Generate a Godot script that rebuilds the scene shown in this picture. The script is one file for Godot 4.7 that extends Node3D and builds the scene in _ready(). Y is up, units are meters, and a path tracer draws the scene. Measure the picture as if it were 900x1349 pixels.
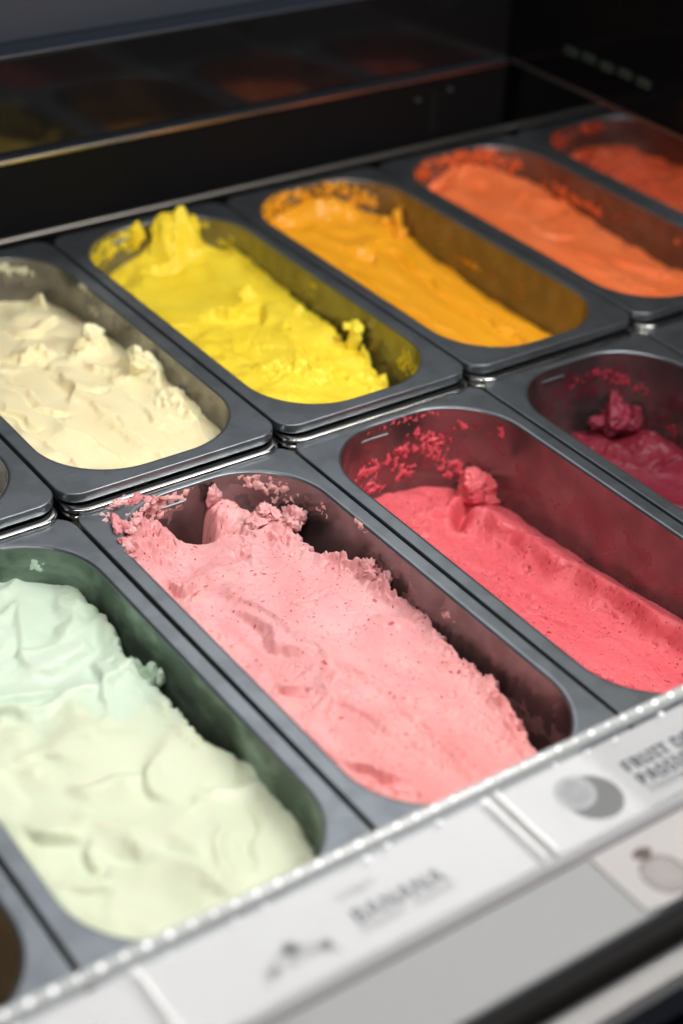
extends Node3D
# An ice-cream display seen close: two rows of steel pans with gelato, the label rail in front, the dark case behind.
# x runs along the row, z towards the customer, y up. The rims of the front pans lie at y = 0.

const PITCH := 0.168
const HALF_W := 0.0828          # pan rim
const HALF_L := 0.1795
const OPEN_W := 0.0715          # opening of the pan
const OPEN_L := 0.1675
const OPEN_R := 0.055
const DEEP := 0.12
const TAPER := 0.06             # inset of the wall per metre of depth
const BACK_Y := 0.012           # rims of the back row

var M := {}
var noise_a := FastNoiseLite.new()
var noise_b := FastNoiseLite.new()
var noise_c := FastNoiseLite.new()
var rng := RandomNumberGenerator.new()
var names := {}


func _ready() -> void:
	# ---------- camera ----------
	var cam := Camera3D.new()
	cam.name = "camera"
	var lens := CameraAttributesPhysical.new()
	lens.frustum_focal_length = 56.5
	lens.frustum_focus_distance = 1.08
	lens.exposure_aperture = 3.0
	cam.basis = Basis.from_euler(Vector3(-0.58924, -0.63972, 0.05196), EULER_ORDER_YXZ)
	cam.position = Vector3(-0.54820, 0.59915, 0.80843)
	add_child(cam)
	cam.keep_aspect = Camera3D.KEEP_HEIGHT
	cam.fov = 34.431
	cam.near = 0.02
	cam.far = 30.0
	cam.attributes = lens
	cam.fov = 34.431
	cam.current = true
	# ---------- surroundings: a dim shop, no sky ----------
	var env := Environment.new()
	env.background_mode = Environment.BG_COLOR
	env.background_color = Color(0.12, 0.135, 0.16)
	env.background_energy_multiplier = 1.0
	env.tonemap_mode = Environment.TONE_MAPPER_LINEAR
	env.tonemap_exposure = 1.46
	env.sdfgi_enabled = true
	env.ssao_enabled = true
	env.ssil_enabled = true
	var we := WorldEnvironment.new()
	we.name = "surroundings"
	we.environment = env
	add_child(we)
	# ---------- lamps ----------
	materials()
	led_strip(Vector3(0.0, 0.62, 0.34), 1.7)
	added_lamp("unseen square panel lamp added high over the right end to light from the right", Vector3(0.42, 1.15, 0.46), Vector2(0.45, 0.45), 0.62, Vector3(-0.05, 0.0, 0.08))
	added_lamp("unseen long panel lamp added behind the display case for the rims to mirror", Vector3(1.3, 2.3, -1.6), Vector2(2.4, 1.6), 1.1, Vector3(0.0, 0.0, 0.2))

	noise_a.seed = 11
	noise_a.noise_type = FastNoiseLite.TYPE_SIMPLEX_SMOOTH
	noise_a.frequency = 1.0
	noise_a.fractal_type = FastNoiseLite.FRACTAL_NONE
	noise_b.seed = 23
	noise_b.noise_type = FastNoiseLite.TYPE_SIMPLEX_SMOOTH
	noise_b.frequency = 1.0
	noise_b.fractal_type = FastNoiseLite.FRACTAL_FBM
	noise_b.fractal_octaves = 3
	noise_c.seed = 37
	noise_c.noise_type = FastNoiseLite.TYPE_SIMPLEX_SMOOTH
	noise_c.frequency = 1.0
	noise_c.fractal_type = FastNoiseLite.FRACTAL_RIDGED
	noise_c.fractal_octaves = 3
	rng.seed = 5

	case_parts()
	pans()
	gelato_all()
	label_rail()


# =====================================================================  helpers

func numbered(called: String) -> String:
	var n: int = names.get(called, 0)
	names[called] = n + 1
	return called if n == 0 else "%s_%03d" % [called, n]


func thing(called: String, label: String, category: String, at := Vector3.ZERO, group := "") -> Node3D:
	var o := Node3D.new()
	o.name = numbered(called)
	o.position = at
	add_child(o, true)
	tag(o, label, category, group)
	return o


func tag(o: Node, label: String, category: String, group := "") -> void:
	o.set_meta("label", label)
	o.set_meta("category", category)
	if group:
		o.set_meta("group", group)


func part(called: String, mesh: Mesh, mat: Material, parent: Node3D, at := Vector3.ZERO) -> MeshInstance3D:
	var o := MeshInstance3D.new()
	o.name = numbered(called) if parent == self else called
	o.mesh = mesh
	o.material_override = mat
	o.position = at
	parent.add_child(o, true)
	return o


func structure(called: String, mesh: Mesh, mat: Material, at := Vector3.ZERO) -> MeshInstance3D:
	var o := part(called, mesh, mat, self, at)
	o.set_meta("kind", "structure")
	return o


func noise_tex(freq: float, seed_: int, octaves := 3, size := 512, kind := FastNoiseLite.TYPE_SIMPLEX_SMOOTH, ramp: Gradient = null) -> NoiseTexture2D:
	var n := FastNoiseLite.new()
	n.seed = seed_
	n.noise_type = kind
	n.frequency = freq
	n.fractal_octaves = octaves
	var t := NoiseTexture2D.new()
	t.width = size
	t.height = size
	t.seamless = true
	t.noise = n
	if ramp:
		t.color_ramp = ramp
	return t


func ramp(a: Color, b: Color, lo := 0.0, hi := 1.0) -> Gradient:
	var g := Gradient.new()
	g.offsets = PackedFloat32Array([lo, hi])
	g.colors = PackedColorArray([a, b])
	return g


func lin(r: float, g: float, b: float) -> Color:
	return Color(r, g, b).linear_to_srgb()


func plain(c: Color, rough: float, metal := 0.0, spec := 0.5) -> StandardMaterial3D:
	var m := StandardMaterial3D.new()
	m.albedo_color = c
	m.roughness = rough
	m.metallic = metal
	m.metallic_specular = spec
	return m


# satin steel: soft wipe marks, fine scratches, a few dull spots
func wear() -> ImageTexture:
	var size := 1024
	var im := Image.create_empty(size, size, false, Image.FORMAT_RGB8)
	var n := FastNoiseLite.new()
	n.seed = 19
	n.frequency = 1.0
	n.fractal_octaves = 3
	for y in size:
		for x in size:
			var v := 0.88 + 0.07 * n.get_noise_2d(x * 0.006, y * 0.006) + 0.04 * n.get_noise_2d(x * 0.012, y * 0.09)
			im.set_pixel(x, y, Color(v, v, v))
	var r := RandomNumberGenerator.new()
	r.seed = 61
	for k in 420:
		var p := Vector2(r.randf() * size, r.randf() * size)
		var d := Vector2.from_angle(r.randf_range(-0.5, 0.5) + (PI / 2 if r.randf() < 0.4 else 0.0))
		var v := r.randf_range(0.62, 1.0)
		for t in r.randi_range(20, 160):
			p += d
			d = d.rotated(0.002 * sin(k))
			im.set_pixel(posmod(int(p.x), size), posmod(int(p.y), size), Color(v, v, v))
	for k in 90:
		var p := Vector2(r.randf() * size, r.randf() * size)
		var rad := r.randf_range(2.0, 7.0)
		for y in range(-8, 9):
			for x in range(-8, 9):
				if Vector2(x, y * 1.3).length() < rad:
					im.set_pixel(posmod(int(p.x) + x, size), posmod(int(p.y) + y, size), Color(1, 1, 1))
	return ImageTexture.create_from_image(im)


func materials() -> void:
	var smudge := noise_tex(0.006, 3, 4, 512, FastNoiseLite.TYPE_SIMPLEX_SMOOTH, ramp(Color(0.78, 0.78, 0.78), Color(1, 1, 1), 0.25, 0.8))
	# satin steel of the rims
	var rim := plain(lin(0.205, 0.23, 0.257), 0.38, 0.85)
	rim.roughness_texture = wear()
	rim.albedo_texture = noise_tex(0.012, 41, 4, 512, FastNoiseLite.TYPE_SIMPLEX_SMOOTH, ramp(Color(0.93, 0.93, 0.93), Color(1, 1, 1), 0.3, 0.6))
	rim.uv1_triplanar = true
	rim.uv1_world_triplanar = true
	rim.uv1_scale = Vector3(5, 5, 5)
	M.rim = rim
	# polished inner walls
	var wall := plain(Color.WHITE, 0.27, 0.88)
	wall.albedo_texture = noise_tex(0.010, 15, 4, 512, FastNoiseLite.TYPE_SIMPLEX_SMOOTH, ramp(lin(0.175, 0.17, 0.17), lin(0.225, 0.22, 0.22), 0.3, 0.75))
	wall.roughness_texture = smudge
	wall.uv1_triplanar = true
	wall.uv1_world_triplanar = true
	wall.uv1_scale = Vector3(7, 7, 7)
	M.wall = wall
	# mint pan: hoar frost on the steel, plus the mint reflection painted in green
	var tinted_frost := plain(Color.WHITE, 0.5, 0.75)
	tinted_frost.albedo_texture = noise_tex(0.008, 9, 4, 512, FastNoiseLite.TYPE_SIMPLEX_SMOOTH, ramp(lin(0.085, 0.12, 0.095), lin(0.27, 0.35, 0.30), 0.35, 0.85))
	tinted_frost.uv1_triplanar = true
	tinted_frost.uv1_world_triplanar = true
	tinted_frost.uv1_scale = Vector3(6, 9, 5)
	M.tinted_frost = tinted_frost
	var polished := plain(lin(0.42, 0.42, 0.42), 0.22, 1.0)
	polished.roughness_texture = smudge
	polished.uv1_triplanar = true
	polished.uv1_world_triplanar = true
	polished.uv1_scale = Vector3(6, 6, 6)
	M.polished = polished
	M.bar = plain(lin(0.30, 0.28, 0.26), 0.4, 0.9)
	M.black = plain(lin(0.004, 0.004, 0.005), 0.6, 0.0, 0.25)
	M.well = plain(lin(0.01, 0.01, 0.011), 0.7, 0.0, 0.2)
	M.dark_glass = plain(lin(0.007, 0.007, 0.008), 0.06, 0.0, 0.60)
	M.end = plain(lin(0.004, 0.004, 0.005), 0.12, 0.0, 0.35)
	M.header = plain(lin(0.04, 0.047, 0.065), 0.35, 0.0, 0.5)
	M.trim = plain(lin(0.24, 0.225, 0.21), 0.38, 0.9)
	M.aluminium = plain(lin(0.55, 0.56, 0.57), 0.35, 0.95)
	M.rail = plain(lin(0.48, 0.495, 0.52), 0.3, 0.0, 0.5)
	M.rail_low = plain(lin(0.30, 0.31, 0.325), 0.35, 0.0, 0.5)
	M.groove = plain(lin(0.22, 0.21, 0.23), 0.5)
	M.skirt = plain(lin(0.075, 0.066, 0.06), 0.35, 0.3)
	M.ledge = plain(lin(0.30, 0.30, 0.31), 0.4, 0.6)
	M.paper = plain(lin(0.49, 0.505, 0.535), 0.55)
	M.paper_low = plain(lin(0.43, 0.42, 0.43), 0.55)
	M.ink = plain(lin(0.05, 0.055, 0.085), 0.6)
	M.ink_grey = plain(lin(0.30, 0.30, 0.33), 0.6)
	var cover := plain(Color(1, 1, 1, 0.008), 0.05)
	cover.transparency = BaseMaterial3D.TRANSPARENCY_ALPHA
	M.cover = cover
	var acrylic := plain(lin(0.46, 0.49, 0.51), 0.12, 0.0, 0.6)
	acrylic.clearcoat_enabled = true
	acrylic.clearcoat = 0.6
	acrylic.clearcoat_roughness = 0.05
	M.acrylic = acrylic
	var chip := plain(Color(1, 1, 1), 0.5)
	chip.emission_enabled = true
	chip.emission = Color(1.0, 0.98, 0.95)
	chip.emission_energy_multiplier = 60.0
	M.chip = chip
	var panel := plain(Color(1, 1, 1), 0.6)
	panel.emission_enabled = true
	panel.emission = Color(0.97, 0.98, 1.0)
	panel.emission_energy_multiplier = 0.5
	M.panel = panel
	var green := plain(lin(0.012, 0.02, 0.015), 0.4)  # dim glow of the reflections painted on the end panel
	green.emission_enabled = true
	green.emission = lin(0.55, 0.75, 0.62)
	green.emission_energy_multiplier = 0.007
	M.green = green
	M.grain = noise_tex(0.045, 71, 4, 512)


# --------------------------------------------------------------------- mesh building

class Build:
	var v := PackedVector3Array()
	var n := PackedVector3Array()
	var c := PackedColorArray()
	var uv := PackedVector2Array()
	var i := PackedInt32Array()

	func add(p: Vector3, q: Vector3) -> int:
		v.append(p)
		n.append(q)
		return v.size() - 1

	func tri(a: int, b: int, d: int) -> void:   # turned so that the front face looks along the normals
		var g := (v[b] - v[a]).cross(v[d] - v[a])
		if g.dot(n[a] + n[b] + n[d]) > 0.0:
			i.append(a); i.append(d); i.append(b)
		else:
			i.append(a); i.append(b); i.append(d)

	func quad(a: int, b: int, d: int, e: int) -> void:
		tri(a, b, d)
		tri(a, d, e)

	func mesh() -> ArrayMesh:
		var arr := []
		arr.resize(Mesh.ARRAY_MAX)
		arr[Mesh.ARRAY_VERTEX] = v
		arr[Mesh.ARRAY_NORMAL] = n
		if c.size() == v.size() and c.size():
			arr[Mesh.ARRAY_COLOR] = c
		if uv.size() == v.size() and uv.size():
			arr[Mesh.ARRAY_TEX_UV] = uv
		arr[Mesh.ARRAY_INDEX] = i
		var m := ArrayMesh.new()
		m.add_surface_from_arrays(Mesh.PRIMITIVE_TRIANGLES, arr)
		return m


# the outline of a rounded rectangle: points and outward normals, both flat (x, z)
func outline(a: float, b: float, r: float, seg := 14) -> Array:
	var pts := PackedVector2Array()
	var nor := PackedVector2Array()
	var centres := [Vector2(a - r, b - r), Vector2(-a + r, b - r), Vector2(-a + r, -b + r), Vector2(a - r, -b + r)]
	for k in 4:
		for s in seg + 1:
			var t: float = (k + float(s) / seg) * PI / 2
			var d := Vector2(cos(t), sin(t))
			var cc: Vector2 = centres[k]
			pts.append(cc + d * r)
			nor.append(d)
		# a straight side in steps, so that long faces stay even
		var from: Vector2 = pts[pts.size() - 1]
		var t2: float = (k + 1) * PI / 2
		var d2 := Vector2(cos(t2), sin(t2))
		var nc: Vector2 = centres[(k + 1) % 4]
		var to: Vector2 = nc + d2 * r
		for s in range(1, 6):
			pts.append(from.lerp(to, s / 6.0))
			nor.append(d2)
	return [pts, nor]


# a profile swept round: rows are [half width, half length, corner radius, y, normal outwards, normal up]
func sweep(rows: Array, seg := 14, shift := Vector2.ZERO) -> Build:
	var b := Build.new()
	var first := []
	for row in rows:
		var o := outline(row[0], row[1], row[2], seg)
		first.append(b.v.size())
		var pts: PackedVector2Array = o[0]
		var nor: PackedVector2Array = o[1]
		for k in pts.size():
			b.add(Vector3(pts[k].x + shift.x, row[3], pts[k].y + shift.y), Vector3(nor[k].x * row[4], row[5], nor[k].y * row[4]).normalized())
	var per: int = b.v.size() / rows.size()
	for r in rows.size() - 1:
		for k in per:
			var k2 := (k + 1) % per
			b.quad(first[r] + k, first[r] + k2, first[r + 1] + k2, first[r + 1] + k)
	return b


# a box with rounded long edges, its section given as points in (y, z), swept along x
func extrude(section: PackedVector2Array, length: float, smooth := false) -> ArrayMesh:
	var b := Build.new()
	var m := section.size()
	var area := 0.0
	for k in m:
		area += section[k].cross(section[(k + 1) % m])
	for k in m:
		var p := section[k]
		var q := section[(k + 1) % m]
		var e := (q - p).normalized()
		var nn := Vector2(e.y, -e.x) * signf(area)
		var n0 := nn
		var n1 := nn
		if smooth:
			var ep := (p - section[(k + m - 1) % m]).normalized()
			var en := (section[(k + 2) % m] - q).normalized()
			n0 = (nn + Vector2(ep.y, -ep.x) * signf(area)).normalized()
			n1 = (nn + Vector2(en.y, -en.x) * signf(area)).normalized()
		var h := length / 2
		b.quad(b.add(Vector3(-h, p.x, p.y), Vector3(0, n0.x, n0.y)), b.add(Vector3(h, p.x, p.y), Vector3(0, n0.x, n0.y)), b.add(Vector3(h, q.x, q.y), Vector3(0, n1.x, n1.y)), b.add(Vector3(-h, q.x, q.y), Vector3(0, n1.x, n1.y)))
	var caps := Geometry2D.triangulate_polygon(section)
	for side in [-1.0, 1.0]:
		for t in range(0, caps.size(), 3):
			var ids := []
			for u in 3:
				var p := section[caps[t + u]]
				ids.append(b.add(Vector3(side * length / 2, p.x, p.y), Vector3(side, 0, 0)))
			b.tri(ids[0], ids[1], ids[2])
	return b.mesh()


# a chamfered box, centred
func chamfer_box(size: Vector3, ch: float) -> ArrayMesh:
	var y := size.y / 2
	var z := size.z / 2
	return extrude(PackedVector2Array([Vector2(y, -z + ch), Vector2(y, z - ch), Vector2(y - ch, z), Vector2(-y + ch, z), Vector2(-y, z - ch), Vector2(-y, -z + ch), Vector2(-y + ch, -z), Vector2(y - ch, -z)]), size.x)


func tube(r: float, length: float, seg := 16) -> ArrayMesh:
	var s := PackedVector2Array()
	for k in seg:
		s.append(Vector2(cos(TAU * k / seg), sin(TAU * k / seg)) * r)
	return extrude(s, length, true)


# =====================================================================  lamps

func led_strip(at: Vector3, length: float) -> void:
	var t := thing("led_strip", "slim aluminium light strip with a row of small white diodes over the front rail", "lamp", at)
	part("housing", chamfer_box(Vector3(length, 0.016, 0.03), 0.002), M.aluminium, t, Vector3(0, 0.012, 0))
	var chip := BoxMesh.new()
	chip.size = Vector3(0.006, 0.003, 0.006)
	var n := int(length / 0.026)
	for k in n:
		part("light_dot", chip, M.chip, t, Vector3((k - (n - 1) / 2.0) * 0.026, 0.0025, 0))
	var l := AreaLight3D.new()
	l.name = "strip_light"
	l.area_size = Vector2(length, 0.02)
	l.light_energy = 0.50
	l.light_color = Color(1.0, 0.975, 0.935)
	l.shadow_enabled = true
	l.area_range = 6.0
	add_child(l)
	l.look_at_from_position(at + Vector3(0, -0.003, 0), at + Vector3(0, -0.5, -0.40), Vector3(0, 0, 1))


func added_lamp(label: String, at: Vector3, size: Vector2, energy: float, aim: Vector3) -> void:  # added out of view, for rim reflections and side light
	var t := thing("added_lamp", label, "lamp", at)
	t.look_at_from_position(at, aim, Vector3(0, 0, 1))
	var frame := BoxMesh.new()
	frame.size = Vector3(size.x + 0.06, size.y + 0.06, 0.05)
	part("frame", frame, M.aluminium, t, Vector3(0, 0, 0.03))
	var face := BoxMesh.new()
	face.size = Vector3(size.x, size.y, 0.01)
	part("diffuser", face, M.panel, t, Vector3(0, 0, 0))
	var l := AreaLight3D.new()
	l.name = "added_panel_light"
	l.area_size = size
	l.light_energy = energy
	l.light_color = Color(1.0, 0.985, 0.96)
	l.shadow_enabled = true
	l.area_range = 8.0
	add_child(l, true)
	var d := (aim - at).normalized()
	l.look_at_from_position(at + d * 0.012, aim, Vector3(0, 0, 1))


# =====================================================================  the case

func case_parts() -> void:
	var floor_mesh := BoxMesh.new()
	floor_mesh.size = Vector3(1.9, 0.02, 0.84)
	structure("well_floor", floor_mesh, M.well, Vector3(0.05, -0.16, -0.03))
	# steel bars that carry the pans
	var bar := chamfer_box(Vector3(1.8, 0.012, 0.010), 0.002)
	tag(part("support_bar", bar, M.bar, self, Vector3(0.05, -0.014, 0.001)), "brown-grey steel bar under the joint between the two pan rows", "bar")
	# black upstand behind the back row, with the bright trim along its foot
	tag(part("back_panel", chamfer_box(Vector3(1.10, 0.30, 0.012), 0.001), M.black, self, Vector3(-0.045, -0.073, -0.382)), "low black panel rising right behind the back row of pans", "panel")
	tag(part("trim_strip", tube(0.0028, 1.6, 12), M.trim, self, Vector3(-0.13, 0.011, -0.3735)), "thin pale metal strip along the foot of the low black panel", "trim")
	M.edge = plain(lin(0.42, 0.39, 0.36), 0.25, 1.0)
	tag(part("glass_edge", chamfer_box(Vector3(1.10, 0.0030, 0.003), 0.0004), M.edge, self, Vector3(-0.045, 0.0787, -0.3742)), "thin shining edge along the top of the low black panel", "trim")
	# dark pane above it, leaning back, that mirrors the pans
	var pane := part("dark_pane", chamfer_box(Vector3(1.30, 0.078, 0.006), 0.001), M.dark_glass, self, Vector3(-0.05, 0.119, -0.388))
	pane.rotation.x = -deg_to_rad(2.0)
	tag(pane, "dark glossy pane standing above the low black panel, faintly mirroring the pans", "pane")
	tag(part("pane_strip", tube(0.0009, 1.30, 10), M.header, self, Vector3(-0.05, 0.1600, -0.3865)), "hair-thin grey strip along the top of the dark glossy pane", "trim")
	var header := thing("case_header", "tall blue-black wall of the case above the dark glossy pane", "panel", Vector3(0, 0.16, -0.42))
	part("face_panel", chamfer_box(Vector3(1.2, 0.28, 0.03), 0.002), M.header, header, Vector3(-0.05, 0.142, -0.004))
	part("corner_panel", chamfer_box(Vector3(0.62, 0.5, 0.03), 0.003), M.black, header, Vector3(0.865, 0.03, -0.002))
	# black end of the case on the right, its lower edge shining
	var end := thing("end_panel", "glossy black end panel of the case hanging over the dark red tub", "panel", Vector3(0.51, 0.078, -0.05))
	var slab := BoxMesh.new()
	slab.size = Vector3(0.012, 0.60, 0.66)
	part("slab", slab, M.end, end, Vector3(0.006, 0.303, 0.0))
	var lip := part("lower_strip", tube(0.0022, 0.66, 12), M.trim, end, Vector3(0.004, 0.0, 0.0))
	lip.rotation.y = PI / 2
	var glint_bar := BoxMesh.new()
	glint_bar.size = Vector3(0.002, 0.007, 0.016)
	for k in 5:  # glowing bars painted in for green reflections in the black panel
		part("painted_reflection", glint_bar, M.green, end, Vector3(-0.0012, 0.034 + 0.001 * (k % 2), -0.243 + 0.024 * k))
	var clip := thing("glint_clip", "small dark clip with two bluish knobs put in for glints on the low black panel", "clip", Vector3(0.415, 0.03, -0.3755))
	part("stem", chamfer_box(Vector3(0.006, 0.04, 0.004), 0.001), M.well, clip, Vector3(0.0, 0.012, 0.0))
	for s in [-1, 1]:  # bluish knobs stand in for two glints on the panel
		var head := SphereMesh.new()
		head.radius = 0.0026
		head.height = 0.004
		head.radial_segments = 20
		head.rings = 10
		part("glint_knob", head, M.header, clip, Vector3(0.019 * s, 0.031 + 0.002 * s, 0.0015))


# =====================================================================  pans

func pan_rows_rim() -> Array:
	var rows := []
	# outer lip, from below, round the edge, over the flat
	rows.append([HALF_W - 0.0012, HALF_L - 0.0012, 0.015, -0.0075, 1.0, 0.0])
	rows.append([HALF_W, HALF_L, 0.016, -0.0066, 1.0, -0.2])
	rows.append([HALF_W, HALF_L, 0.016, -0.0010, 1.0, 0.0])
	for k in range(1, 6):
		var t := k * PI / 10
		rows.append([HALF_W - 0.0010 * (1 - cos(t)), HALF_L - 0.0010 * (1 - cos(t)), 0.016 - 0.0010 * (1 - cos(t)), -0.0010 + 0.0010 * sin(t), cos(t), sin(t)])
	rows.append([HALF_W - 0.0025, HALF_L - 0.0025, 0.016, 0.0, 0.0, 1.0])
	rows.append([OPEN_W + 0.0030, OPEN_L + 0.0030, OPEN_R + 0.003, 0.0, 0.0, 1.0])
	# fold down into the opening
	for k in range(1, 7):
		var t := k * PI / 12
		rows.append([OPEN_W + 0.0018 - 0.0018 * sin(t), OPEN_L + 0.0018 - 0.0018 * sin(t), OPEN_R + 0.0018 - 0.0018 * sin(t), -0.0018 * (1 - cos(t)), -sin(t), cos(t)])
	return rows


func pan_rows_basin() -> Array:
	var rows := []
	var tn := Vector2(-1, TAPER).normalized()
	rows.append([OPEN_W, OPEN_L, OPEN_R, -0.0018, -1.0, 0.02])
	for k in range(1, 7):
		var d := 0.003 + (DEEP - 0.02) * k / 6.0
		rows.append([OPEN_W - TAPER * d, OPEN_L - TAPER * d, OPEN_R - TAPER * d, -d, tn.x, tn.y])
	var base_a := OPEN_W - TAPER * (DEEP - 0.017)
	var base_b := OPEN_L - TAPER * (DEEP - 0.017)
	for k in range(1, 6):
		var t := k * PI / 10
		rows.append([base_a - 0.017 * (1 - cos(t)), base_b - 0.017 * (1 - cos(t)), 0.048 - 0.017 * (1 - cos(t)), -(DEEP - 0.017) - 0.017 * sin(t), -cos(t), sin(t)])
	rows.append([0.02, 0.11, 0.012, -DEEP - 0.0002, 0.0, 1.0])
	rows.append([0.001, 0.08, 0.0005, -DEEP - 0.0003, 0.0, 1.0])
	return rows


func pan_at(k: int, back: bool) -> Vector3:
	return Vector3((k + 0.5) * PITCH + (0.0 if back else 0.003), BACK_Y if back else 0.0, -0.18 if back else 0.178)


func pans() -> void:
	var rim := sweep(pan_rows_rim(), 18).mesh()
	var basin := sweep(pan_rows_basin(), 18).mesh()
	var mark := chamfer_box(Vector3(0.038, 0.0024, 0.0016), 0.0006)
	var base := Vector3(0, -DEEP - 0.001, 0)
	var back := [
		[-2, "grey steel pan cut off at the photo's edge beside the cream gelato", M.wall],
		[-1, "grey steel pan holding the cream-white gelato", M.wall],
		[0, "grey steel pan holding the lemon-yellow gelato", M.wall],
		[1, "grey steel pan holding the mango-orange gelato", M.wall],
		[2, "grey steel pan holding the salmon-orange gelato", M.wall],
		[3, "grey steel pan in the dark corner holding the dark red gelato", M.wall]]
	var front := [
		[-3, "grey steel pan with bare brown inner wall left of the mint gelato", M.wall],
		[-2, "grey steel pan with frosty wall painted green for the mirrored mint holding the mint gelato", M.tinted_frost],
		[-1, "grey steel pan holding the speckled pink strawberry gelato, crumbs on its rim", M.wall],
		[0, "grey steel pan holding the raspberry-red gelato", M.wall],
		[1, "grey steel pan holding the deep purple-red gelato", M.wall],
		[2, "grey steel pan of which only a rim corner shows beyond the purple-red gelato", M.wall]]
	for set_ in [[back, true], [front, false]]:
		for d in set_[0]:
			var at: Vector3 = pan_at(d[0], set_[1])
			var t := thing("gelato_pan", d[1], "pan", at + base, "gelato pans set in two rows")
			part("rim", rim, M.rim, t, -base)
			part("basin", basin, d[2], t, -base)
			part("fill_mark", mark, M.rim, t, -base + Vector3(-0.024, -0.0105, -OPEN_L + 0.0012))
	# under each back pan a second, lower steel pan whose rolled lip shows in front of it
	var rows := []
	var a := HALF_W - 0.0005
	var b := HALF_L + 0.004
	rows.append([a - 0.0085, b - 0.0085, 0.010, -0.0095, 0.0, 1.0])
	rows.append([a - 0.0035, b - 0.0035, 0.014, -0.0088, 0.0, 1.0])
	for k in range(1, 9):
		var t := k * PI / 10
		rows.append([a - 0.0022 + 0.0022 * sin(t), b - 0.0022 + 0.0022 * sin(t), 0.014 + 0.0022 * sin(t), -0.0109 + 0.0022 * cos(t), sin(t), cos(t)])
	rows.append([a - 0.0012, b - 0.0012, 0.015, -0.0140, 1.0, 0.0])
	for k in range(2, 9):
		var t := k * PI / 10
		rows.append([a - 0.0012 + 0.0012 * sin(t), b - 0.0012 + 0.0012 * sin(t), 0.015, -0.0152 + 0.0012 * cos(t), sin(t), cos(t)])
	rows.append([a - 0.004, b - 0.004, 0.013, -0.022, 1.0, 0.0])
	var lip := sweep(rows, 14, Vector2(0, 0.003)).mesh()
	var skirt := sweep([[0.076, 0.172, 0.05, -0.012, 1.0, 0.0], [0.070, 0.166, 0.045, -0.13, 1.0, 0.0]], 10, Vector2(0, 0.003)).mesh()
	var who := ["pan cut off at the left edge", "cream gelato pan", "lemon-yellow gelato pan", "mango-orange gelato pan", "salmon-orange gelato pan", "dark red gelato pan"]
	for k in 6:
		var at := pan_at(k - 2, true)
		var t := thing("lower_pan", "polished steel outer pan, rolled lip showing below the " + who[k], "pan", at + Vector3(0, -0.13, 0), "outer pans under the back row")
		part("rolled_lip", lip, M.polished, t, Vector3(0, 0.13, 0))
		part("side_wall", skirt, M.polished, t, Vector3(0, 0.13, 0))


# =====================================================================  gelato

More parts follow.
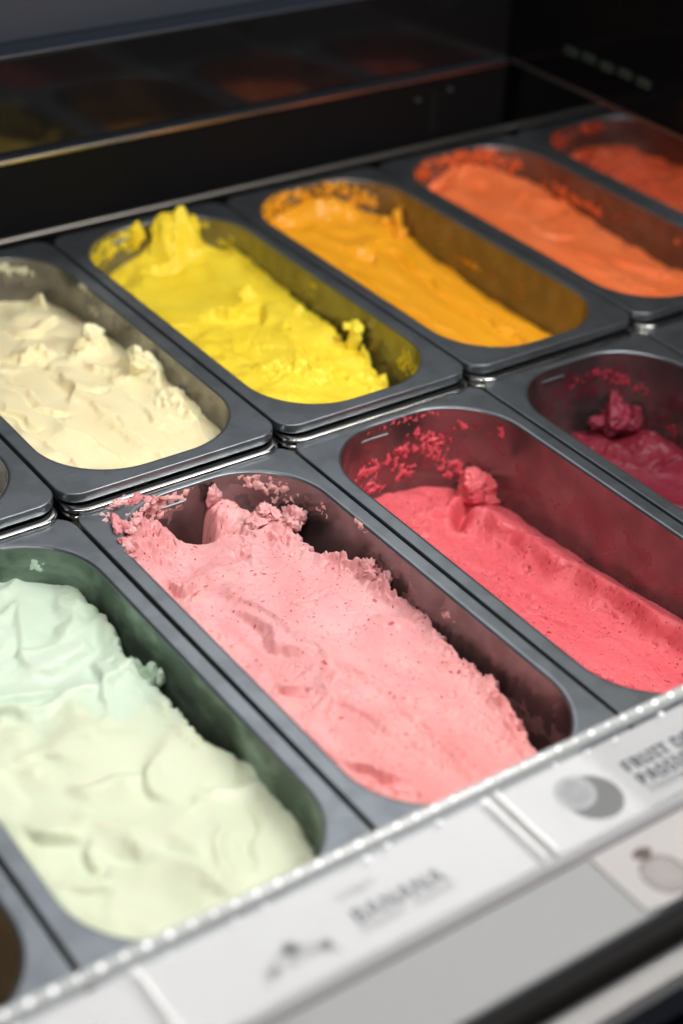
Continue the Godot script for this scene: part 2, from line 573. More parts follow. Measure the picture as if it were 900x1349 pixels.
class Field:
	# heights in millimetres over a pan: u across (-72..72), w from the back (0) to the front (359)
	var st: float
	var nx: int
	var nz: int
	var h := PackedFloat32Array()
	var wu := PackedFloat32Array()
	var ww := PackedFloat32Array()
	var tint := PackedFloat32Array()
	var na: FastNoiseLite
	var nb: FastNoiseLite
	var nc: FastNoiseLite
	var off: float

	func _init(step: float, a: FastNoiseLite, b: FastNoiseLite, c: FastNoiseLite, seed_: float) -> void:
		st = step
		na = a
		nb = b
		nc = c
		off = seed_ * 331.7
		nx = int(144.0 / st) + 1
		nz = int(336.0 / st) + 1
		h.resize(nx * nz)
		wu.resize(nx * nz)
		ww.resize(nx * nz)
		tint.resize(nx * nz)

	static func cat(a: float, b: float, c: float, d: float, t: float) -> float:
		return b + 0.5 * t * (c - a + t * (2.0 * a - 5.0 * b + 4.0 * c - d + t * (3.0 * (b - c) + d - a)))

	# rows from back to front, each [left, middle, right]; then broad waves and long spatula drags
	func base(rows: Array, wave: float, drag: float, fine: float, crest := 0.0) -> void:
		var last := rows.size() - 1
		for j in nz:
			var w := 12.0 + j * st
			var t := clampf(w / 359.0, 0.0, 0.9999) * last
			var k := int(t)
			var f := t - k
			var q := [0.0, 0.0, 0.0]
			for m in 3:
				q[m] = cat(rows[maxi(k - 1, 0)][m], rows[k][m], rows[mini(k + 1, last)][m], rows[mini(k + 2, last)][m], f)
			var l: float = q[0]
			var c: float = q[1]
			var r: float = q[2]
			for i in nx:
				var u := -72.0 + i * st
				var s := u / 72.0
				var id := j * nx + i
				var x := na.get_noise_2d(u * 0.03 + off, w * 0.03)
				var y := na.get_noise_2d(u * 0.03 - off, w * 0.03 + 77.0)
				wu[id] = u + 5.0 * x + 0.9 * na.get_noise_2d(u * 0.16, w * 0.16 + off)
				ww[id] = w + 5.0 * y + 0.9 * na.get_noise_2d(u * 0.16 + 50.0, w * 0.16 - off)
				h[id] = c + s * (r - l) * 0.5 + s * s * ((l + r) * 0.5 - c) + wave * x + wave * 0.6 * na.get_noise_2d(u * 0.055 + off, w * 0.045) + 0.55 * drag * nb.get_noise_2d(u * 0.06 + y * 1.2 + off, w * 0.011 + x * 0.8) + crest * pow(1.0 - absf(na.get_noise_2d(u * 0.035 + y * 0.9 - off, w * 0.008 + x * 0.6)), 9.0) + fine * nb.get_noise_2d(u * 0.19, w * 0.17 + off)

	static func smooth(p: Array) -> PackedVector2Array:
		var q := PackedVector2Array()
		for k in range(0, p.size(), 2):
			q.append(Vector2(p[k], p[k + 1]))
		if q.size() < 3:
			return q
		var out := PackedVector2Array()
		for k in q.size() - 1:
			for s in 4:
				out.append(q[k].cubic_interpolate(q[k + 1], q[maxi(k - 1, 0)], q[mini(k + 2, q.size() - 1)], s / 4.0))
		out.append(q[q.size() - 1])
		return out

	# a fold along a line: on its right (walking along it, seen from above) height hp fading over wp, on its left hn over wn
	func fold(line: Array, hp: float, wp: float, hn: float, wn: float, soft := 2.6, ends := 0.35) -> void:
		var p := smooth(line)
		var reach := 2.3 * maxf(wp, wn) + 6.0
		var lo := p[0]
		var hi := p[0]
		for q in p:
			lo = lo.min(q)
			hi = hi.max(q)
		var total := p.size() - 1
		for j in range(maxi(0, int((lo.y - reach - 12.0) / st)), mini(nz, int((hi.y + reach - 12.0) / st) + 1)):
			for i in range(maxi(0, int((lo.x - reach + 72.0) / st)), mini(nx, int((hi.x + reach + 72.0) / st) + 1)):
				var id := j * nx + i
				var c := Vector2(wu[id], ww[id])
				var best := 1e9
				var side := 1.0
				var along := 0.0
				for k in total:
					var a := p[k]
					var e := p[k + 1] - a
					var t := clampf((c - a).dot(e) / maxf(e.length_squared(), 1e-6), 0.0, 1.0)
					var d := c - a - e * t
					var dd := d.length_squared()
					if dd < best:
						best = dd
						side = signf(e.cross(c - a))
						along = (k + t) / total
				var dist := sqrt(best)
				if dist > reach:
					continue
				var s := dist * side
				var mixed := smoothstep(-soft, soft, s)
				var v := lerpf(hn * exp(-pow(dist / wn, 2.0)), hp * exp(-pow(dist / wp, 2.0)), mixed)
				h[id] += v * smoothstep(0.0, ends, along) * smoothstep(0.0, ends, 1.0 - along)

	# a round hollow or hump
	func dent(u: float, w: float, ru: float, rw: float, deep: float, turn := 0.0, sharp := 2.0) -> void:
		var reach := 2.0 * maxf(ru, rw) + 6.0
		var ct := cos(turn)
		var sn := sin(turn)
		for j in range(maxi(0, int((w - reach - 12.0) / st)), mini(nz, int((w + reach - 12.0) / st) + 1)):
			for i in range(maxi(0, int((u - reach + 72.0) / st)), mini(nx, int((u + reach + 72.0) / st) + 1)):
				var id := j * nx + i
				var x := wu[id] - u
				var y := ww[id] - w
				var d := sqrt(pow((x * ct + y * sn) / ru, 2.0) + pow((y * ct - x * sn) / rw, 2.0))
				h[id] += deep * exp(-pow(d, sharp))

	# torn, crumbly ice: ridged noise inside a soft round patch
	func rough(u: float, w: float, r: float, amp: float, size: float, lift := 0.0) -> void:
		for j in range(maxi(0, int((w - 1.6 * r - 12.0) / st)), mini(nz, int((w + 1.6 * r - 12.0) / st) + 1)):
			for i in range(maxi(0, int((u - 1.6 * r + 72.0) / st)), mini(nx, int((u + 1.6 * r + 72.0) / st) + 1)):
				var id := j * nx + i
				var d := Vector2(wu[id] - u, ww[id] - w).length() / r
				var k := exp(-d * d * d * 1.3)
				if k < 0.02:
					continue
				h[id] += k * (lift + amp * nc.get_noise_2d(wu[id] / size + off, ww[id] / size) + amp * 0.5 * nb.get_noise_2d(wu[id] * 2.6 / size, ww[id] * 2.6 / size))

	# a ragged strip along a line
	func ragged(line: Array, r: float, amp: float, size: float, lift := 0.0) -> void:
		var p := smooth(line)
		for k in range(0, p.size(), 2):
			rough(p[k].x, p[k].y, r, amp, size, lift)

	# one pull of the spatula along a line: levels what it meets, leaves a shallow channel with lips and fine streaks
	func swath(line: Array, width: float, deep: float, lip: float, hold := 0.85, tilt := 0.0, streak := 0.22) -> void:
		var p := smooth(line)
		var total := p.size() - 1
		var half := width * 0.5
		var reach := half * 1.5 + 4.0
		var lo := p[0]
		var hi := p[0]
		var level := PackedFloat32Array()
		for q in p:
			lo = lo.min(q)
			hi = hi.max(q)
			var i := clampi(int((q.x + 72.0) / st), 4, nx - 5)
			var j := clampi(int((q.y - 12.0) / st), 4, nz - 5)
			level.append((h[j * nx + i] + h[j * nx + i + 4] + h[j * nx + i - 4] + h[(j + 4) * nx + i] + h[(j - 4) * nx + i]) / 5.0)
		for n in 3:
			for k in range(1, total):
				level[k] = (level[k - 1] + level[k] * 2.0 + level[k + 1]) / 4.0
		for j in range(maxi(0, int((lo.y - reach - 12.0) / st)), mini(nz, int((hi.y + reach - 12.0) / st) + 1)):
			for i in range(maxi(0, int((lo.x - reach + 72.0) / st)), mini(nx, int((hi.x + reach + 72.0) / st) + 1)):
				var id := j * nx + i
				var c := Vector2(wu[id], ww[id])
				var best := 1e9
				var side := 1.0
				var along := 0.0
				var lev := 0.0
				for k in total:
					var a := p[k]
					var e := p[k + 1] - a
					var t := clampf((c - a).dot(e) / maxf(e.length_squared(), 1e-6), 0.0, 1.0)
					var dd := (c - a - e * t).length_squared()
					if dd < best:
						best = dd
						side = signf(e.cross(c - a))
						along = (k + t) / total
						lev = lerpf(level[k], level[k + 1], t)
				var dist := sqrt(best)
				if dist > reach:
					continue
				var s := dist * side / (half * (1.0 + 0.12 * na.get_noise_2d(along * 3.0 + off, side * 9.0)))
				var fade := smoothstep(0.0, 0.22, along) * smoothstep(0.0, 0.10, 1.0 - along)
				var m := (1.0 - smoothstep(0.82, 1.08, absf(s))) * hold * fade
				var goal := lev + deep * (s * s - 0.75) + tilt * s + streak * nb.get_noise_2d(s * half * 0.55 + off, along * 2.5)
				h[id] = lerpf(h[id], goal, m) + lip * exp(-pow((absf(s) - 1.02) / 0.13, 2.0)) * fade * (0.6 + 0.4 * signf(s) * signf(tilt + 0.01))

	# small torn tufts along a line
	func tufts(line: Array, n: int, high: float, r: float, spread: float, seed_: int) -> void:
		var p := smooth(line)
		var g := RandomNumberGenerator.new()
		g.seed = seed_
		for k in n:
			var t := g.randf() * (p.size() - 1.001)
			var q := p[int(t)].lerp(p[int(t) + 1], t - int(t)) + Vector2(g.randf_range(-spread, spread), g.randf_range(-spread, spread))
			dent(q.x, q.y, r * g.randf_range(0.7, 1.5), r * g.randf_range(0.7, 1.5), 0.5 * high * g.randf_range(0.2, 1.0), g.randf() * PI, 2.2)

	# cracks and pits in patches; they take the third colour
	func cracks(deep: float, size: float, width: float, share: float, stretch := 1.0, colour := 0.6) -> void:
		for id in h.size():
			var m := smoothstep(1.0 - share, 1.25 - share, 0.5 + 0.6 * nb.get_noise_2d(wu[id] * 0.035 + off, ww[id] * 0.022))
			if m <= 0.0:
				continue
			var v := 1.0 - absf(nb.get_noise_2d(wu[id] / size, ww[id] / (size * stretch) + off)) / width
			var b := smoothstep(0.05, 0.45, na.get_noise_2d(wu[id] / size * 0.9 - off, ww[id] / size * 0.7))
			if v > 0.0 and b > 0.0:
				h[id] -= deep * v * m * b
				tint[id] = maxf(tint[id], colour * v * m * b)

	# air holes
	func pits(deep: float, size: float, from: float, colour := 0.4) -> void:
		for id in h.size():
			var v := smoothstep(from, from + 0.25, na.get_noise_2d(wu[id] / size + off, ww[id] / size))
			if v > 0.0:
				v *= smoothstep(-0.1, 0.35, nb.get_noise_2d(wu[id] * 0.04 - off, ww[id] * 0.03))
				h[id] -= deep * v
				tint[id] = maxf(tint[id], colour * v)

	func blur(times: int, share := 1.0) -> void:
		for n in times:
			var g := h.duplicate()
			for j in range(1, nz - 1):
				for i in range(1, nx - 1):
					var id := j * nx + i
					var m := (g[id] * 4.0 + 2.0 * (g[id - 1] + g[id + 1] + g[id - nx] + g[id + nx]) + g[id - nx - 1] + g[id - nx + 1] + g[id + nx - 1] + g[id + nx + 1]) / 16.0
					h[id] = lerpf(g[id], m, share)

	# the right side is scooped out: beyond the line (w grows) the gelato falls to the floor of the pan
	func scoop(line: Array, floor_h: float, width: float, jag: float, crown := 0.0) -> void:
		var p := smooth(line)
		for j in nz:
			var w := 12.0 + j * st
			var edge := p[0].x
			var k := 0
			while k < p.size() - 1 and p[k + 1].y < w:
				k += 1
			if k < p.size() - 1 and p[k + 1].y > p[k].y:
				edge = lerpf(p[k].x, p[k + 1].x, clampf((w - p[k].y) / (p[k + 1].y - p[k].y), 0.0, 1.0))
			elif k >= p.size() - 1:
				edge = p[p.size() - 1].x
			for i in nx:
				var u := -72.0 + i * st
				if u < edge - 16.0:
					continue
				var id := j * nx + i
				var e := edge + jag * nb.get_noise_2d(w * 0.11 + off, u * 0.05) + jag * 0.8 * nc.get_noise_2d(w * 0.09 - off, u * 0.08)
				var s := u - e
				h[id] += crown * exp(-pow((s + 4.0) / 5.0, 2.0))
				if s > 0.0:
					h[id] = lerpf(h[id], floor_h + 6.0 * nb.get_noise_2d(u * 0.05, w * 0.05), smoothstep(0.0, width, s))


func inside(u: float, w: float, y: float) -> float:
	# signed distance in millimetres to the pan's inner wall at a height, negative inside
	var inset := TAPER * maxf(-y, 0.0)
	var a := OPEN_W * 1000 - inset
	var b := OPEN_L * 1000 - inset
	var r := OPEN_R * 1000 - inset
	var q := Vector2(absf(u) - a + r, absf(w - 179.5) - b + r)
	return Vector2(maxf(q.x, 0.0), maxf(q.y, 0.0)).length() + minf(maxf(q.x, q.y), 0.0) - r


# colours: c0 and c1 mix by slow noise, c2 comes in by the tint
func field_mesh(f: Field, c0: Color, c1: Color, c2: Color, freq := 0.02) -> ArrayMesh:
	var b := Build.new()
	var index := PackedInt32Array()
	index.resize(f.nx * f.nz)
	index.fill(-1)
	for j in f.nz:
		for i in f.nx:
			var id := j * f.nx + i
			var u := -72.0 + i * f.st
			var w := 12.0 + j * f.st
			var y := f.h[id]
			if inside(u, w, y) > 1.6 * f.st:
				continue
			var i0 := maxi(i - 1, 0)
			var i1 := mini(i + 1, f.nx - 1)
			var j0 := maxi(j - 1, 0)
			var j1 := mini(j + 1, f.nz - 1)
			var nn := Vector3(-(f.h[j * f.nx + i1] - f.h[j * f.nx + i0]) / ((i1 - i0) * f.st), 1.0, -(f.h[j1 * f.nx + i] - f.h[j0 * f.nx + i]) / ((j1 - j0) * f.st)).normalized()
			index[id] = b.add(Vector3(u, y, w - 179.5) * 0.001, nn)
			b.uv.append(Vector2(u, w) / 150.0)
			var m := 0.5 + 0.5 * noise_b.get_noise_2d(u * freq + f.off, w * freq * 0.6)
			b.c.append(c0.lerp(c1, m).lerp(c2, f.tint[id]))
	for j in f.nz - 1:
		for i in f.nx - 1:
			var a := index[j * f.nx + i]
			var d := index[j * f.nx + i + 1]
			var e := index[(j + 1) * f.nx + i + 1]
			var g := index[(j + 1) * f.nx + i]
			if a < 0 or d < 0 or e < 0 or g < 0:
				continue
			b.i.append(a); b.i.append(d); b.i.append(e)
			b.i.append(a); b.i.append(e); b.i.append(g)
	return b.mesh()


# a torn lump: a ball pushed in and out by noise; c is its centre in (u, height, w) millimetres
func lump(c: Vector3, r: Vector3, amp: float, size: float, seed_: float, col: Color, turn := 0.0, du := 56, dv := 34) -> ArrayMesh:
	var b := Build.new()
	var rot := Basis(Vector3.UP, turn)
	var g := RandomNumberGenerator.new()
	g.seed = int(seed_ * 911.0) + 3
	var cuts := []
	var cut_at := []
	for m in (5 if r.x > 5.0 else 0):
		cuts.append(Vector3(g.randf_range(-1, 1), g.randf_range(-0.3, 1), g.randf_range(-1, 1)).normalized())
		cut_at.append(g.randf_range(0.66, 0.92))
	for j in dv + 1:
		for i in du:
			var th := PI * j / dv
			var ph := TAU * i / du
			var d := Vector3(sin(th) * cos(ph), cos(th), sin(th) * sin(ph))
			var q := d * r / size + Vector3(seed_ * 17.3, seed_ * 5.1, -seed_ * 9.7)
			var k := 1.0 + amp * (0.9 * noise_a.get_noise_3d(q.x * 0.6, q.y * 0.6, q.z * 0.6) + 0.4 * noise_b.get_noise_3d(q.x * 1.1 + 40.0, q.y * 1.1, q.z * 1.1))
			for m in cuts.size():
				var dd: float = d.dot(cuts[m])
				if dd > 0.05:
					k = minf(k, lerpf(k, cut_at[m] / dd, 0.85))
			k += amp * 0.42 * noise_b.get_noise_3d(q.x * 2.8, q.y * 2.8, q.z * 2.8) + 0.05 * noise_a.get_noise_3d(q.x * 11.0, q.y * 11.0, q.z * 11.0)
			b.c.append(col)
			b.uv.append(Vector2(d.x * r.x + c.x, d.z * r.z + c.z + d.y * r.y) / 150.0)
			b.add((c + rot * (d * r * k) - Vector3(0, 0, 179.5)) * 0.001, Vector3.ZERO)
	for j in dv:
		for i in du:
			var p := j * du + i
			var p2 := j * du + (i + 1) % du
			for t in [p, p2, p2 + du, p, p2 + du, p + du]:
				b.i.append(t)
	even_normals(b, c * 0.001 - Vector3(0, 0, 0.1795))
	return b.mesh()


# normals from the faces round each corner; they look away from the point within
func even_normals(b: Build, within: Vector3) -> void:
	for k in range(0, b.i.size(), 3):
		var g := (b.v[b.i[k + 2]] - b.v[b.i[k]]).cross(b.v[b.i[k + 1]] - b.v[b.i[k]])
		for m in 3:
			b.n[b.i[k + m]] += g
	var sum := 0.0
	for k in b.v.size():
		b.n[k] = b.n[k].normalized() if b.n[k].length_squared() > 0.0 else Vector3.UP
		sum += b.n[k].dot((b.v[k] - within).normalized())
	if sum < 0.0:
		for k in b.n.size():
			b.n[k] = -b.n[k]
		for k in range(0, b.i.size(), 3):
			var t := b.i[k]
			b.i[k] = b.i[k + 1]
			b.i[k + 1] = t


# the inner wall unrolled: a point at length s along the opening's outline (millimetres) and at height y
var wall_pts: PackedVector2Array
var wall_nor: PackedVector2Array
var wall_len := PackedFloat32Array()

func wall_setup() -> void:
	var o := outline(OPEN_W * 1000, OPEN_L * 1000, OPEN_R * 1000, 24)
	wall_pts = o[0]
	wall_nor = o[1]
	wall_pts.append(wall_pts[0])
	wall_nor.append(wall_nor[0])
	var t := 0.0
	wall_len.append(0.0)
	for k in range(1, wall_pts.size()):
		t += wall_pts[k].distance_to(wall_pts[k - 1])
		wall_len.append(t)


func wall_at(s: float) -> Array:
	var total := wall_len[wall_len.size() - 1]
	s = fposmod(s, total)
	var k := wall_len.bsearch(s) - 1
	k = clampi(k, 0, wall_len.size() - 2)
	var f := (s - wall_len[k]) / maxf(wall_len[k + 1] - wall_len[k], 1e-5)
	return [wall_pts[k].lerp(wall_pts[k + 1], f), wall_nor[k].lerp(wall_nor[k + 1], f).normalized()]


# gelato left on the wall round the point (u, w) at height y: reaches ls along the wall and ly up and down
func smear(u: float, w: float, y: float, ls: float, ly: float, thick: float, dens: float, size: float, seed_: float, col: Color) -> ArrayMesh:
	if wall_len.is_empty():
		wall_setup()
	var best := 1e9
	var s0 := 0.0
	for k in wall_pts.size():
		var d := wall_pts[k].distance_to(Vector2(u, w - 179.5))
		if d < best:
			best = d
			s0 = wall_len[k]
	if best > 0.0:   # between the corners of the outline
		for k in 80:
			var s := s0 - 20.0 + k * 0.5
			var q: Vector2 = wall_at(s)[0]
			if q.distance_to(Vector2(u, w - 179.5)) < best:
				best = q.distance_to(Vector2(u, w - 179.5))
				s0 = s
	var st := 0.8
	var na := int(2 * ls / st) + 1
	var nb := int(2 * ly / st) + 1
	var pos := PackedVector3Array()
	var th := PackedFloat32Array()
	pos.resize(na * nb)
	th.resize(na * nb)
	for i in na:
		var ds := -ls + i * st
		var at := wall_at(s0 + ds)
		var p: Vector2 = at[0]
		var n: Vector2 = at[1]
		for j in nb:
			var dy := -ly + j * st
			var yy := y + dy
			var fall := pow(ds / ls, 2.0) + pow(dy / ly, 2.0)
			var v := dens - fall + 0.9 * noise_a.get_noise_2d(ds * 0.8 / size + seed_ * 31.0, dy * 0.8 / size) + 1.1 * noise_b.get_noise_2d(ds * 1.6 / size, dy * 1.6 / size + seed_ * 13.0)
			if yy > -0.4:
				v = minf(v, -0.2 - yy)
			var t := clampf(v, -0.25, 1.0)
			t = t * thick if t > 0.0 else t
			t += 0.25 * thick * noise_b.get_noise_2d(ds * 0.5, dy * 0.5 + seed_) * clampf(v * 2.0, 0.0, 1.0)
			th[i * nb + j] = t
			var inset := TAPER * maxf(-yy, 0.0) + t
			pos[i * nb + j] = Vector3(p.x - n.x * inset, yy, p.y - n.y * inset) * 0.001
	var b := Build.new()
	for k in pos.size():
		b.c.append(col)
		b.uv.append(Vector2(pos[k].x + pos[k].z, pos[k].y) / 0.15)
		b.add(pos[k], Vector3.ZERO)
	for i in na - 1:
		for j in nb - 1:
			var a := i * nb + j
			var ids := [a, a + nb, a + nb + 1, a + 1]
			if th[ids[0]] > 0 or th[ids[1]] > 0 or th[ids[2]] > 0 or th[ids[3]] > 0:
				for t in [0, 1, 2, 0, 2, 3]:
					b.i.append(ids[t])
	if b.i.is_empty():
		return null
	var here := wall_at(s0)
	even_normals(b, Vector3(here[0].x + here[1].x * 200.0, y, here[0].y + here[1].y * 200.0) * 0.001)
	return b.mesh()


func gelato_material(rough: float, sss: float, specks: Texture2D = null, grain := 0.03, spec := 0.42) -> StandardMaterial3D:
	var m := plain(Color.WHITE, rough, 0.0, spec)
	m.vertex_color_use_as_albedo = true
	m.heightmap_enabled = true
	m.heightmap_texture = M.grain
	m.heightmap_scale = grain
	if specks:
		m.albedo_texture = specks
	if sss > 0.0:
		m.subsurf_scatter_enabled = true
		m.subsurf_scatter_strength = sss
	return m


# little torn flecks of fruit and seeds on white
func flecks(n: int, c: Color, lo: float, hi: float, seed_: int, pips := 0) -> ImageTexture:
	var size := 1024
	var im := Image.create_empty(size, size, false, Image.FORMAT_RGB8)
	im.fill(Color.WHITE)
	var r := RandomNumberGenerator.new()
	r.seed = seed_
	for k in n:
		var x := r.randf() * size
		var y := r.randf() * size
		var a := r.randf_range(lo, hi) * (2.2 if r.randf() < 0.08 else 1.0)
		var b := a * r.randf_range(0.3, 0.75)
		var t := r.randf_range(-0.6, 1.9)
		var deep := r.randf_range(0.35, 1.0)
		var col := Color.WHITE.lerp(c, deep)
		var reach := int(a) + 1
		for dy in range(-reach, reach + 1):
			for dx in range(-reach, reach + 1):
				var p := Vector2(dx, dy).rotated(t)
				var e := pow(p.x / a, 2.0) + pow(p.y / b, 2.0) + 0.35 * sin(p.x * 1.7 + k) * cos(p.y * 2.1 - k)
				if e < 1.0:
					var px := posmod(int(x) + dx, size)
					var py := posmod(int(y) + dy, size)
					im.set_pixel(px, py, im.get_pixel(px, py).lerp(col, clampf((1.0 - e) * 2.2, 0.0, 1.0)))
	for k in pips:
		var x := r.randi_range(3, size - 4)
		var y := r.randi_range(3, size - 4)
		var col := Color(0.42, 0.12, 0.10) if r.randf() < 0.6 else Color(0.62, 0.25, 0.22)
		for dy in range(-2, 3):
			for dx in range(-3, 4):
				if pow(dx / 3.3, 2.0) + pow(dy / 2.0, 2.0) < 1.0:
					im.set_pixel(x + dx, y + dy, col)
	return ImageTexture.create_from_image(im)


func serve(label: String, k: int, back: bool, f: Field, mat: Material, c0: Color, c1: Color, c2: Color, freq := 0.02) -> Node3D:
	var t := thing("gelato", label, "gelato", pan_at(k, back) + Vector3(0, -DEEP, 0), "gelato in the pans")
	part("body", field_mesh(f, c0, c1, c2, freq), mat, t, Vector3(0, DEEP, 0))
	return t


func lumps(t: Node3D, mat: Material, list: Array, called := "clump") -> void:
	# each: u, y, w, ru, ry, rw, amp, size, seed, colour, turn
	for d in list:
		part(called, lump(Vector3(d[0], d[1], d[2]), Vector3(d[3], d[4], d[5]), d[6], d[7], d[8], d[9], d[10] if d.size() > 10 else 0.0), mat, t, Vector3(0, DEEP, 0))


func smears(t: Node3D, mat: Material, col: Color, list: Array) -> void:
	# each: u, w, y, ls, ly, thick, dens, size
	for k in list.size():
		var d: Array = list[k]
		var m := smear(d[0], d[1], d[2], d[3], d[4], d[5], d[6], d[7], d[0] * 0.37 + d[1] * 0.11 + k, col)
		if m:
			part("wall_smear", m, mat, t, Vector3(0, DEEP, 0))


# a thin, half transparent film dragged over the wall
func films(t: Node3D, col: Color, alpha: float, list: Array) -> void:
	# each: u, w, y, ls, ly, dens, size
	var c := col.linear_to_srgb()
	var m := plain(Color(c.r, c.g, c.b, alpha), 0.45, 0.0, 0.4)
	m.transparency = BaseMaterial3D.TRANSPARENCY_ALPHA
	for k in list.size():
		var d: Array = list[k]
		var mesh := smear(d[0], d[1], d[2], d[3], d[4], 0.35, d[5], d[6], d[0] * 0.53 - d[1] * 0.19 + k * 3.0, col)
		if mesh:
			part("wall_film", mesh, m, t, Vector3(0, DEEP, 0))


func gelato_all() -> void:
	strawberry()
	mint()
	raspberry()
	cassis()
	cream()
	lemon()
	mango()
	salmon()
	dark_red()
	edge_pans()


func strawberry() -> void:
	var c0 := Color(0.71, 0.275, 0.30)
	var c1 := Color(0.80, 0.45, 0.465)
	var c2 := Color(0.78, 0.22, 0.20)
	var mat := gelato_material(0.40, 0.14, flecks(420, Color(0.72, 0.22, 0.22), 2.0, 7.5, 4, 60), 0.06)
	var f := Field.new(0.8, noise_a, noise_b, noise_c, 1.0)
	f.base([[-14, -34, -40], [-20, -27, -33], [-22, -24, -30], [-24, -23, -29], [-25, -24, -31], [-28, -28, -38]], 1.5, 0.8, 0.4, 0.5)
	f.dent(-52, 26, 26, 24, 12, 0.0, 3.0)          # heap in the left back corner, up to the rim
	f.rough(-48, 28, 30, 7, 11, 2)
	f.dent(-1, 19, 9, 13, -46, 0.5, 2.6)           # dark hole beside it
	f.dent(23, 14, 12, 24, 18, -0.25, 2.4)          # tongue up the back wall
	f.rough(18, 22, 18, 2.5, 13, 0)
	f.dent(44, 44, 20, 17, 2, 0.4, 3.0)             # crumbly heap on the right
	f.rough(44, 44, 23, 6, 11, 2)
	f.fold([-14, 34, 8, 39, 22, 47, 26, 66], 3.0, 12, -2.5, 6)
	f.swath([44, 80, 50, 130, 46, 178], 40, 1.5, 1.2, 0.8, -1.0)
	f.swath([4, 70, 10, 130, 26, 200, 34, 330], 50, 2.2, 1.6, 0.85, 1.2)
	f.swath([-38, 96, -30, 140, -24, 196], 30, 3.2, 2.4, 0.9, -1.0)
	f.swath([-48, 200, -34, 260, -6, 335], 34, 2.0, 1.8, 0.85, 1.0)
	f.swath([44, 186, 46, 250, 34, 322], 36, 2.0, 1.4, 0.85, -1.5, 0.5)
	f.dent(8, 62, 9, 4, -5, 0.5)
	f.rough(12, 66, 10, 4, 7)
	f.dent(-39, 64, 14, 14, -4)
	f.fold([-56, 66, -51, 82, -41, 89, -26, 78], -6.0, 5, 3.0, 8)
	f.rough(-44, 88, 12, 4, 6)
	f.fold([-33, 112, -27, 138, -25, 162, -18, 186], -4.5, 16, 2.6, 12, 3.0)
	f.fold([-6, 186, -13, 202, -28, 216, -41, 236, -47, 258], 3.5, 9, -2.0, 12, 2.0)
	f.fold([-52, 196, -44, 201, -36, 205], -7, 4, 2.5, 5)
	f.fold([-52, 268, -44, 281, -30, 299], -8, 4.5, 2.5, 7)
	f.rough(-42, 286, 12, 3, 6)
	f.fold([10, 127, 23, 132, 34, 127], -1.4, 3, 0.6, 6)
	f.fold([40, 166, 51, 177, 66, 180], 3.5, 12, -3.5, 9)
	f.dent(62, 164, 12, 9, -3)
	f.fold([8, 210, 18, 217], -2, 2.0, 0.3, 3)
	f.fold([18, 232, 30, 240], -1.6, 2.0, 0.3, 3)
	f.rough(20, 270, 46, 1.6, 8)
	f.ragged([58, 96, 66, 128, 66, 152], 9, 6, 8, 1.5)
	f.ragged([70, 168, 64, 202, 62, 249, 54, 291], 7, 2.5, 7)
	f.blur(1)
	f.pits(1.0, 2.2, 0.55, 0.5)
	f.cracks(1.6, 9.0, 0.10, 0.55, 1.0, 0.7)
	f.cracks(0.7, 4.0, 0.16, 0.5, 1.0, 0.45)
	f.tufts([56, 96, 66, 120, 68, 134, 64, 150], 26, 8, 2.6, 5, 3)
	f.tufts([70, 160, 72, 172, 64, 202, 60, 232, 62, 252, 54, 291], 30, 4, 2.4, 3, 4)
	f.tufts([-60, 18, -50, 30, -30, 22, -20, 40], 40, 6, 2.8, 9, 5)
	f.tufts([30, 52, 44, 48, 58, 44], 16, 4, 3.2, 9, 6)
	f.scoop([52, 58, 54, 97, 68, 128, 64, 152, 73, 171, 64, 202, 61, 232, 63, 252, 58, 274, 53, 291, 46, 309], -98, 9, 4.0, 1.5)
	for id in f.h.size():  # coral grows towards the front, the change of light put into the colour
		f.tint[id] = maxf(f.tint[id], 0.45 * smoothstep(150.0, 330.0, f.ww[id] + 40.0 * noise_b.get_noise_2d(f.wu[id] * 0.03, f.ww[id] * 0.02)))
	var t := serve("pale pink speckled strawberry gelato, torn and crumbly at its back end", -1, false, f, mat, c0, c1, c2, 0.03)
	var cm := c0.lerp(c1, 0.6)
	lumps(t, mat, [
		[50, -82, 305, 16, 20, 9, 0.5, 12, 1, Color(0.80, 0.22, 0.18)],
		[58, -70, 312, 7, 10, 6, 0.6, 8, 2, Color(0.80, 0.20, 0.17)],
		[58, -24, 50, 9, 7, 9, 0.8, 8, 3, cm],
		[45, -23, 38, 9, 6, 9, 0.8, 7, 4, cm],
		[33, -26, 40, 10, 6, 8, 0.8, 7, 5, cm],
		[-64, -2, 16, 6, 3.5, 8, 0.8, 6, 6, c1],
		[-63, 0, 30, 5, 4, 9, 0.8, 5, 7, c0],
		[-52, 0, 9, 9, 3.5, 5, 0.9, 6, 8, c1],
		[-42, -3, 10, 8, 5, 5, 0.8, 5, 9, c0],
		[-68, 0.5, 5, 5, 1.0, 2.4, 0.8, 4, 10, Color(0.86, 0.55, 0.53)],
		[17, -11, 15, 6, 9, 4, 0.7, 7, 11, cm, 0.3],
		[65, -22, 128, 6, 6, 7, 0.8, 6, 12, cm],
		[67, -24, 142, 4, 5, 4, 0.8, 5, 13, cm]])
	var g := RandomNumberGenerator.new()
	g.seed = 8
